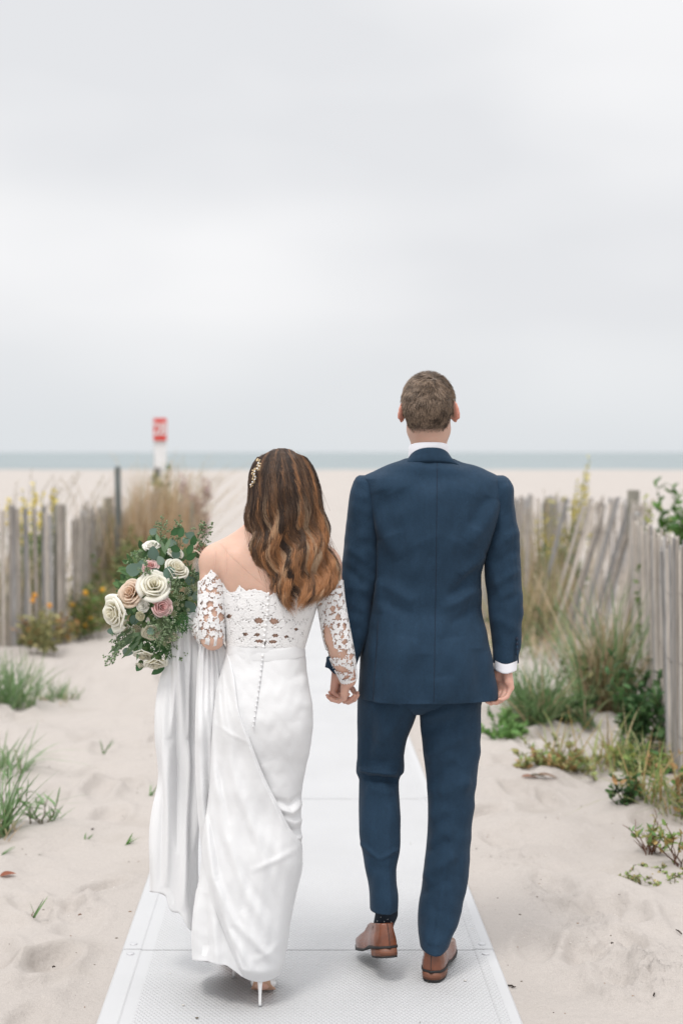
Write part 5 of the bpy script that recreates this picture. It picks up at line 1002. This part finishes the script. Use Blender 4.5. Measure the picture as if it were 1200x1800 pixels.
# ================================================================== plants
GP = np.random.default_rng(55)
def blades(mb, base, n, h, spread, lean=(0, 0), w_=.004, cols=((.12, .20, .07),), tipc=None, rad=.05, droop=.5, hvar=.35, segs=7):
    for _ in range(n):
        a = GP.uniform(0, 6.28); r = rad * math.sqrt(GP.random()); b = np.array(base) + [r * math.cos(a), r * math.sin(a), 0]; b[2] = float(gh(b[0], b[1])) - .01
        L = h * GP.uniform(1 - hvar, 1 + hvar * .35); d = np.array([GP.normal(0, spread) + lean[0], GP.normal(0, spread) + lean[1], 1]); d /= np.linalg.norm(d); hd = np.array([d[0], d[1], 0]) + GP.normal(0, .08, 3) * [1, 1, 0]; hn = np.linalg.norm(hd) + 1e-6
        t = np.linspace(0, 1, segs); dr = droop * GP.uniform(.3, 1.4) * hn; c = b + L * (t[:, None] * d + (t ** 2)[:, None] * hd / hn * dr * .8 - np.array([0, 0, 1]) * (t ** 2.2)[:, None] * dr * .7)
        fa = GP.uniform(0, 3.14); s_ = np.array([math.cos(fa), math.sin(fa), 0]); ww = w_ * GP.uniform(.7, 1.3) * (1 - t ** 1.8) ** .7 + .0004
        V = np.stack([c - s_ * ww[:, None], c + s_ * ww[:, None]], 1).reshape(-1, 3); cc = np.array(cols[int(GP.integers(len(cols)))]) * GP.uniform(.75, 1.25); C_ = np.repeat(cc[None] * np.ones((segs, 1)), 2, 0)
        if tipc is not None: k = np.repeat(smooth01(t, .55, 1), 2)[:, None] * .7; C_ = C_ * (1 - k) + np.array(tipc) * k
        mb.add(V, gridfaces(segs, 2), C_)
def seedheads(mb, base, n, h, spread, lean=(0, 0), col=(.42, .33, .20), rad=.1, droop=.4):
    for _ in range(n):
        a = GP.uniform(0, 6.28); r = rad * math.sqrt(GP.random()); b = np.array(base) + [r * math.cos(a), r * math.sin(a), 0]; b[2] = float(gh(b[0], b[1])); L = h * GP.uniform(.8, 1.05); d = np.array([GP.normal(0, spread) + lean[0], GP.normal(0, spread) + lean[1], 1]); d /= np.linalg.norm(d)
        t = np.linspace(0, 1, 9); hd = np.array([d[0], d[1], 0]); c = b + L * (t[:, None] * d + (t ** 2.5)[:, None] * (hd * 1.5 - [0, 0, .25]) * droop); mb.add(*tube(c, .0016, 3), np.array(col) * .8)
        for k in range(34):
            u = .70 + .30 * GP.random(); q = np.array([np.interp(u, t, c[:, i]) for i in range(3)]); e = q + (c[-1] - c[-3]) / np.linalg.norm(c[-1] - c[-3]) * .03 + GP.normal(0, .007, 3); leaf(mb, q, e, .0024, np.array(col) * GP.uniform(.8, 1.25), GP.normal(0, 1, 3), 0, 0)
def leafy(mb, base, n, h, spread, ll, lw, cols, rad=.08, lean=(0, 0), stemc=(.14, .12, .06), start=.15, per=26):
    for _ in range(n):
        a = GP.uniform(0, 6.28); r = rad * math.sqrt(GP.random()); b = np.array(base) + [r * math.cos(a), r * math.sin(a), 0]; b[2] = float(gh(b[0], b[1])) - .01; L = h * GP.uniform(.55, 1.08); d = np.array([GP.normal(0, spread) + lean[0], GP.normal(0, spread) + lean[1], 1]); d /= np.linalg.norm(d); t = np.linspace(0, 1, 6); c = b + L * t[:, None] * d + GP.normal(0, .012, (6, 3)) * t[:, None]
        mb.add(*tube(c, np.linspace(.0032, .0012, 6), 4), stemc)
        for k in range(per):
            u = start + (1 - start) * GP.random(); q = np.array([np.interp(u, t, c[:, i]) for i in range(3)]); o = GP.normal(0, 1, 3); o[2] = abs(o[2]) * .5 + .35; o /= np.linalg.norm(o); leaf(mb, q, q + o * ll * GP.uniform(.6, 1.2), lw * GP.uniform(.7, 1.2), np.array(cols[int(GP.integers(len(cols)))]) * GP.uniform(.75, 1.3), GP.normal(0, 1, 3) + [0, 0, 1], GP.uniform(0, .4), .2)
def tufts(mb, base, n, h, spread, col, rad=.1, top=.45, lean=(0, 0)):       # goldenrod plumes
    for _ in range(n):
        a = GP.uniform(0, 6.28); r = rad * math.sqrt(GP.random()); b = np.array(base) + [r * math.cos(a), r * math.sin(a), 0]; b[2] = float(gh(b[0], b[1])); L = h * GP.uniform(.8, 1.05); d = np.array([GP.normal(0, spread) + lean[0], GP.normal(0, spread) + lean[1], 1]); d /= np.linalg.norm(d); t = np.linspace(0, 1, 7); c = b + L * t[:, None] * d; mb.add(*tube(c, .003, 4), (.16, .18, .07))
        for k in range(60):
            u = .25 + .75 * GP.random(); q = b + d * L * u; yel = u > 1 - top; o = GP.normal(0, 1, 3); o[2] = abs(o[2]) * .6 + .4; o /= np.linalg.norm(o)
            leaf(mb, q, q + o * (.045 if yel else .07) * GP.uniform(.6, 1.2), .008 if yel else .007, (np.array(col) if yel else np.array((.12, .20, .06))) * GP.uniform(.75, 1.25), GP.normal(0, 1, 3), .1, .1)
def plant(name, label, cat, fn, px=None, py=None, xy=None, group=None, mat_='leaf'):
    b = ground_at(px, py) if xy is None else np.array([xy[0], xy[1], float(gh(*xy))]); mb = MB(); fn(mb, b); o = mb.build(name, M[mat_]); me = o.data; c = b
    V = np.empty(len(me.vertices) * 3, np.float32); me.vertices.foreach_get('co', V); V = (V.reshape(-1, 3) - c).astype(np.float32); me.vertices.foreach_set('co', V.ravel()); me.update(); o.location = [float(v) for v in c]; return tag(o, label, cat, group)
GR = ((.11, .20, .075), (.15, .26, .10), (.19, .30, .14), (.24, .30, .15)); TAN = ((.50, .39, .26), (.58, .46, .32), (.42, .31, .20)); OLV = ((.28, .27, .12), (.40, .36, .17), (.19, .21, .09)); DKG = ((.035, .085, .030), (.05, .12, .04), (.07, .15, .05))
BG = 'beach grass clumps'
# right side
plant('beach_grass', 'spreading green grass clump just right of the suited person\'s hand', 'grass clump', lambda m, b: (blades(m, b, 260, .46, .42, w_=.0045, cols=GR, rad=.12, droop=.7), blades(m, b, 50, .4, .5, cols=TAN, rad=.1)), 940, 1268)
plant('beach_grass', 'tall grass clump with brown base between the green clump and the right fence', 'grass clump', lambda m, b: (blades(m, b, 190, .90, .26, w_=.0042, cols=GR[2:] + TAN[:2] + GR[1:2], rad=.16, droop=.6), blades(m, b, 230, .55, .34, cols=((.26, .18, .10), (.32, .24, .13), (.16, .14, .06)), rad=.17), leafy(m, b, 16, .4, .4, .05, .010, DKG + OLV, rad=.18)), 1062, 1250)
plant('beach_grass', 'loose grass tuft bending over left of the brown based clump', 'grass clump', lambda m, b: blades(m, b, 60, .55, .5, (-.5, 0), w_=.004, cols=GR + TAN[:1], rad=.08, droop=.9), 1030, 1275)
plant('low_plant', 'small low green plant below the clump beside the hand', 'plant', lambda m, b: leafy(m, b, 16, .15, .9, .055, .014, ((.12, .24, .07), (.17, .30, .09)), rad=.12, per=12), 893, 1292)
plant('low_plant', 'dark leaved low plant between two grass clumps', 'plant', lambda m, b: leafy(m, b, 34, .20, .7, .045, .011, DKG + ((.14, .2, .07),), rad=.16, per=20), 985, 1262)
plant('dark_shrub', 'dark green leafy shrub at the foot of the right fence', 'shrub', lambda m, b: leafy(m, b, 34, .40, .30, .060, .012, DKG + ((.09, .17, .06),), rad=.14, per=24), 1128, 1312)
plant('dark_shrub', 'narrow dark shrub climbing the near end of the right fence', 'shrub', lambda m, b: leafy(m, b, 10, .42, .20, .05, .010, DKG, rad=.07, per=22), xy=(2.08, 8.6))
plant('trailing_plant', 'yellow green trailing plant on the sand in front of the dark shrub', 'plant', lambda m, b: (leafy(m, b, 24, .14, .9, .04, .008, OLV + ((.34, .40, .16),), rad=.32, per=11), blades(m, b, 70, .30, .5, cols=((.35, .40, .16), (.40, .30, .12)), rad=.25)), 1025, 1338)
plant('trailing_plant', 'rusty trailing plant reaching left across the sand', 'plant', lambda m, b: leafy(m, b, 30, .11, 1.2, .045, .009, ((.36, .22, .10), (.28, .26, .09), (.2, .28, .1)), rad=.16, per=12), 968, 1347)
plant('trailing_plant', 'yellowing plant with bent grass beside the foot of the fence', 'plant', lambda m, b: (leafy(m, b, 26, .15, .8, .05, .012, ((.30, .34, .10), (.20, .28, .08), DKG[2]), rad=.15, per=13), blades(m, b, 46, .34, .7, (.3, 0), cols=((.42, .44, .22), (.5, .42, .25)), rad=.12, droop=1)), 1112, 1352)
plant('grass_clump', 'yellow and green grass clump at the right edge of the photo', 'grass clump', lambda m, b: (blades(m, b, 150, .32, .6, (-.15, 0), w_=.0032, cols=((.40, .42, .20), (.22, .32, .10), (.48, .34, .16)), rad=.20, droop=.9), leafy(m, b, 20, .20, .7, .045, .010, ((.12, .24, .07), (.34, .32, .12), (.40, .24, .11)), rad=.20, per=11)), 1185, 1425)
plant('seedling', 'dark leaved sprig left of the right edge clump', 'plant', lambda m, b: leafy(m, b, 9, .15, .35, .038, .009, DKG, rad=.035, per=15), 1100, 1410)
plant('woody_sprout', 'woody stemmed sprout with bare reddish roots in the sand', 'plant', lambda m, b: (leafy(m, b, 12, .18, .55, .035, .0055, ((.14, .26, .09), (.3, .3, .1)), rad=.04, stemc=(.16, .07, .04), start=.35, per=9), blades(m, b, 9, .11, 1.2, w_=.003, cols=((.17, .08, .045),), rad=.02, droop=.2)), 1140, 1497)
plant('woody_sprout', 'brown woody stem leaning out at the right edge', 'plant', lambda m, b: (leafy(m, b, 7, .20, .4, .035, .007, ((.18, .28, .08), (.36, .26, .1)), rad=.03, lean=(-.4, 0), stemc=(.15, .07, .04), start=.4, per=10),), 1192, 1520)
plant('ground_cover', 'patch of tiny round leaves on the sand at the lower right', 'plant', lambda m, b: leafy(m, b, 44, .035, 1.4, .017, .006, ((.26, .32, .12), (.36, .30, .14), (.20, .27, .09)), rad=.13, per=6), 1152, 1535)
plant('goldenrod', 'goldenrod with a bent yellow plume rising over the right fence', 'plant', lambda m, b: (tufts(m, b, 8, 1.50, .03, (.60, .52, .12), rad=.07, top=.3, lean=(.10, 0)), leafy(m, b, 12, 1.15, .07, .09, .012, OLV, rad=.12)), xy=(2.55, 13.3))
plant('goldenrod', 'faded yellow goldenrod behind the leaning pickets', 'plant', lambda m, b: (tufts(m, b, 7, 1.05, .08, (.45, .38, .10), rad=.22, top=.3), blades(m, b, 120, .95, .2, cols=TAN + OLV, rad=.3)), xy=(2.35, 12.9))
plant('green_bush', 'bright green bush showing above the right fence', 'shrub', lambda m, b: leafy(m, b, 60, 1.30, .10, .085, .017, ((.075, .17, .035), (.11, .22, .05), (.05, .12, .03)), rad=.36, per=46, start=.55), xy=(2.98, 10.2))
plant('green_bush', 'yellow tipped sprig left of the bright green bush', 'shrub', lambda m, b: tufts(m, b, 5, 1.24, .05, (.38, .42, .10), rad=.10, top=.22), xy=(2.66, 10.6))
plant('dry_grass', 'dry tan grass standing behind the far right pickets', 'grass clump', lambda m, b: (blades(m, b, 260, 1.05, .16, w_=.0045, cols=TAN + OLV, rad=.40), seedheads(m, b, 6, 1.35, .08, rad=.3)), xy=(2.15, 13.4))
plant('dry_grass', 'brown grass in the shade of the fence just right of the sleeve', 'grass clump', lambda m, b: (blades(m, b, 220, .75, .22, cols=OLV + TAN, rad=.30), leafy(m, b, 18, .35, .4, .05, .012, DKG, rad=.22)), xy=(1.92, 12.15))
plant('beach_grass', 'sparse green grass before the leaning pickets', 'grass clump', lambda m, b: (blades(m, b, 150, .42, .4, cols=GR[1:] + TAN, rad=.42, droop=.8)), xy=(2.25, 11.3))
plant('beach_grass', 'pale grass between the couple and the far pickets', 'grass clump', lambda m, b: blades(m, b, 90, .34, .4, cols=GR[2:] + TAN, rad=.35, droop=.8), xy=(1.72, 11.6))
plant('vine', 'thin vine with small leaves climbing the right fence', 'plant', lambda m, b: leafy(m, b, 3, 1.0, .04, .05, .018, ((.09, .17, .05), (.14, .2, .07)), rad=.05, per=14, start=.3), xy=(2.40, 9.85))
plant('dry_leaf', 'curled brown leaf on the sand right of the blue trousers', 'leaf', lambda m, b: [leaf(m, b + [.0 + .04 * k, 0, .006 + .006 * k], b + [.085 + .05 * k, .012, .014], .012, ((.24, .11, .06), (.10, .08, .05), (.2, .12, .07))[k], (0, -.3, 1), .2, .5) for k in range(3)], 915, 1380)
plant('dry_leaf', 'reddish brown leaf at the left edge of the sand', 'leaf', lambda m, b: [leaf(m, b, b + [.055, .02, .02], .014, (.26, .09, .05), (0, -.3, 1), .3, .5)], 0, 1541)
# left side
plant('beach_grass', 'soft green grass clump at the left edge on the open sand', 'grass clump', lambda m, b: blades(m, b, 210, .40, .35, w_=.0045, cols=GR, rad=.20, droop=.7), 8, 1240)
plant('beach_grass', 'low tuft right of the soft clump on the left sand', 'grass clump', lambda m, b: (blades(m, b, 60, .19, .6, w_=.004, cols=GR[1:], rad=.10, droop=.8), blades(m, b, 30, .10, .9, cols=TAN, rad=.14)), 95, 1230)
plant('beach_grass', 'few thin blades furthest right of the left sand tufts', 'grass clump', lambda m, b: blades(m, b, 12, .13, .5, w_=.003, cols=GR, rad=.03), 132, 1228)
plant('beach_grass', 'loose blades arching at the left edge below the soft clump', 'grass clump', lambda m, b: (blades(m, b, 60, .27, .6, (.15, 0), w_=.0034, cols=GR, rad=.11, droop=.8)), 10, 1352)
plant('beach_grass', 'tall leaning grass clump at the left edge', 'grass clump', lambda m, b: (blades(m, b, 34, .36, .30, (.22, 0), w_=.0038, cols=GR[:3], rad=.035, droop=.6), blades(m, b, 30, .16, .6, cols=TAN[:2], rad=.10), leafy(m, b, 4, .30, .2, .08, .0045, GR[:3], rad=.02, lean=(.2, 0), per=7)), 5, 1468)
plant('beach_grass', 'green sprouts right of the tall leaning clump', 'grass clump', lambda m, b: leafy(m, b, 7, .15, .30, .075, .0042, GR[:3], rad=.04, per=6, start=.3), 66, 1448)
plant('beach_grass', 'short spreading sprouts beside the green sprouts on the left', 'grass clump', lambda m, b: (blades(m, b, 12, .10, .9, (.3, 0), w_=.0034, cols=GR[:3], rad=.03, droop=.5)), 92, 1440)
plant('sprout', 'forked green sprout alone on the upper left sand', 'sprout', lambda m, b: (blades(m, b, 3, .10, .35, w_=.004, cols=GR[:2], rad=.01, droop=.2), blades(m, b, 1, .09, .1, (.7, 0), w_=.005, cols=GR[:2], rad=.005, droop=.2)), 182, 1322)
plant('sprout', 'bright short sprout leaning right, nearest the mat on the left', 'sprout', lambda m, b: blades(m, b, 6, .072, .22, (.95, 0), w_=.0045, cols=((.10, .24, .05), (.14, .30, .08)), rad=.012, droop=.1), 220, 1484)
plant('sprout', 'tiny sprout left of the bright sprout', 'sprout', lambda m, b: blades(m, b, 4, .045, .6, (.1, 0), w_=.003, cols=GR[:2], rad=.01, droop=.1), 150, 1478)
plant('sprout', 'pale sprig partly hidden by the hanging train', 'sprout', lambda m, b: blades(m, b, 4, .08, .2, (.3, 0), w_=.004, cols=GR[1:3], rad=.01, droop=.1), 262, 1400)
plant('sprout', 'two stemmed sprout on the lower left sand', 'sprout', lambda m, b: (blades(m, b, 2, .095, .08, (.5, 0), w_=.0035, cols=GR[:3], rad=.008, droop=.1), blades(m, b, 2, .075, .05, (-.25, 0), w_=.0026, cols=GR[:3], rad=.01, droop=.1), blades(m, b, 6, .02, .8, w_=.002, cols=((.30, .16, .10),), rad=.012)), 58, 1606)
plant('sprout', 'cut green blade lying near the left edge', 'sprout', lambda m, b: blades(m, b, 3, .07, .1, (1.4, 0), w_=.004, cols=GR[:2], rad=.02, droop=.1), 0, 1502)
plant('sprout', 'small flat blade lying above the forked pair on the left', 'sprout', lambda m, b: blades(m, b, 2, .04, .05, (1.8, 0), w_=.004, cols=((.06, .12, .04),), rad=.008, droop=.1), 60, 1497)
plant('rust_plant', 'rusty orange low plant at the foot of the left fence', 'plant', lambda m, b: leafy(m, b, 60, .28, .5, .05, .012, ((.40, .22, .09), (.30, .26, .10), (.18, .20, .08)), rad=.26, per=16), 75, 1135)
plant('flowering_plant', 'leafy plant with orange yellow flowers beyond the left fence', 'plant', lambda m, b: (leafy(m, b, 20, .50, .16, .08, .012, ((.10, .16, .05), (.16, .22, .06), (.28, .24, .10)), rad=.26, per=24), [m.add(*sphere(b + [GP.uniform(-.26, .24), GP.uniform(-.3, -.1), GP.uniform(.05, .45)], GP.uniform(.016, .028), 6, 4), (.72, .40, .04)) for _ in range(6)]), 168, 1118)
plant('flowering_plant', 'green plant with one orange flower against the left pickets', 'plant', lambda m, b: (leafy(m, b, 12, .42, .12, .06, .012, OLV, rad=.14), [m.add(*sphere(b + [GP.uniform(-.07, .09), -.16, z], .022, 6, 4), (.72, .36, .06)) for z in (.46, .42, .50)]), xy=(-2.02, 11.35))
plant('flowering_plant', 'tall dark green weeds in front of the brown grass on the left', 'plant', lambda m, b: leafy(m, b, 30, .85, .10, .09, .014, ((.12, .17, .06), (.17, .21, .07), (.28, .25, .12)), rad=.30, per=22), xy=(-1.66, 13.7))
plant('dry_grass', 'tall brown grass clump left of the thin post', 'grass clump', lambda m, b: (blades(m, b, 620, 1.35, .09, (.04, 0), w_=.0055, cols=TAN + ((.40, .26, .14),), rad=.38, droop=.4), seedheads(m, b, 34, 1.66, .10, (.20, 0), rad=.32, col=(.55, .44, .30))), xy=(-1.46, 14.3))
plant('dry_grass', 'tan grass with plumes between the faded fence and brown clump', 'grass clump', lambda m, b: (blades(m, b, 330, 1.15, .12, w_=.005, cols=TAN + OLV, rad=.36, droop=.4), seedheads(m, b, 12, 1.5, .10, (.05, 0), rad=.3)), xy=(-1.85, 15.0))
plant('dry_grass', 'grass with green core under the red sign', 'grass clump', lambda m, b: (blades(m, b, 260, 1.45, .14, (.10, 0), w_=.006, cols=TAN + OLV, rad=.36, droop=.5), leafy(m, b, 10, 1.35, .06, .10, .02, DKG + OLV, rad=.14, start=.7), seedheads(m, b, 22, 1.72, .16, (.24, 0), rad=.3, col=(.52, .42, .28))), xy=(-1.75, 18.2))
plant('dry_grass', 'thin tall plumes leaning over the left fence', 'grass clump', lambda m, b: (seedheads(m, b, 20, 1.62, .10, (.14, 0), rad=.6, col=(.40, .34, .24)), blades(m, b, 120, 1.2, .15, cols=TAN + OLV, rad=.6)), xy=(-2.55, 14.2))
plant('dry_grass', 'olive grass growing through the leaning left pickets', 'grass clump', lambda m, b: blades(m, b, 330, .85, .16, cols=OLV + TAN + ((.20, .22, .09),), rad=.42), xy=(-2.55, 12.2))
plant('dry_grass', 'low tan grass along the faded left fence', 'grass clump', lambda m, b: blades(m, b, 260, .55, .25, cols=TAN + OLV, rad=.45), xy=(-2.0, 13.1))
plant('goldenrod', 'yellow goldenrod heads above the leaning left pickets', 'plant', lambda m, b: tufts(m, b, 26, 1.30, .06, (.72, .58, .09), rad=.34, top=.25), xy=(-2.55, 12.7))
plant('goldenrod', 'second patch of goldenrod right of the first on the left', 'plant', lambda m, b: tufts(m, b, 10, 1.28, .05, (.66, .55, .10), rad=.15, top=.2), xy=(-2.24, 12.9))
plant('dry_shrub', 'pinkish dried shrub head beside the thin grey post', 'shrub', lambda m, b: leafy(m, b, 30, 1.24, .07, .07, .012, ((.46, .33, .32), (.38, .28, .27)), rad=.12, per=30, start=.82), xy=(-1.19, 16.3))
# twigs, shells and crumbs lying on the sand
for k, (px, py, L, a, lb) in enumerate(((1192, 1642, .035, 1.9, 'short dark twig near the right edge of the sand'), (1158, 1693, .018, 1.4, 'small dark twig below the short dark twig'), (1148, 1756, .016, 1.2, 'tiny dark twig at the bottom right'), (898, 1736, .030, -.9, 'forked twig beside the right edge of the mat'), (1075, 1660, .010, .3, 'dark crumb in the churned sand'), (92, 1750, .010, .4, 'dark crumb at the bottom left'), (95, 1702, .010, .1, 'dark crumb above the bottom left one'), (163, 1462, .013, .1, 'dark bit beside the tiny sprout'), (173, 1572, .014, .3, 'brown bit on the left sand'), (141, 1610, .012, .2, 'brown bit below the first on the left sand'))):
    c = ground_at(px, py); d = np.array([math.cos(a), math.sin(a), .1]) * L / 2; mb = MB(); mb.add(*tube([c - d + [0, 0, .004], c + [0, 0, .006] + GP.normal(0, L * .05, 3), c + d + [0, 0, .004]], [.0022, .0028, .0014], 6), (.06, .045, .035) if k < 8 else (.22, .12, .07))
    if k in (3,): mb.add(*tube([c, c + [.012, -.012, .008]], .0012, 5), (.06, .045, .035))
    tag(mb.build('twig', M['leaf']), lb, 'twig')
deb = MB()
for k in range(700):
    x, y = GP.uniform(-1.6, 2.3), GP.uniform(4.0, 9); 
    if abs(x - .035) < .60 and (abs(x - .035) < .30 or k % 2): continue
    s_ = GP.uniform(.0012, .0038); V, Fs = sphere((x, y, (float(gh(x, y)) if abs(x - .035) > .60 else .0095) + .001), (s_ * GP.uniform(.8, 2), s_, s_ * .6), 6, 4); deb.add(V, Fs, ((.10, .08, .06), (.75, .72, .68), (.34, .22, .14), (.2, .17, .13))[int(GP.integers(4))])
tag(deb.build('shell_grit', M['leaf']), 'shell bits and grit scattered over the sand', 'grit', kind='stuff')
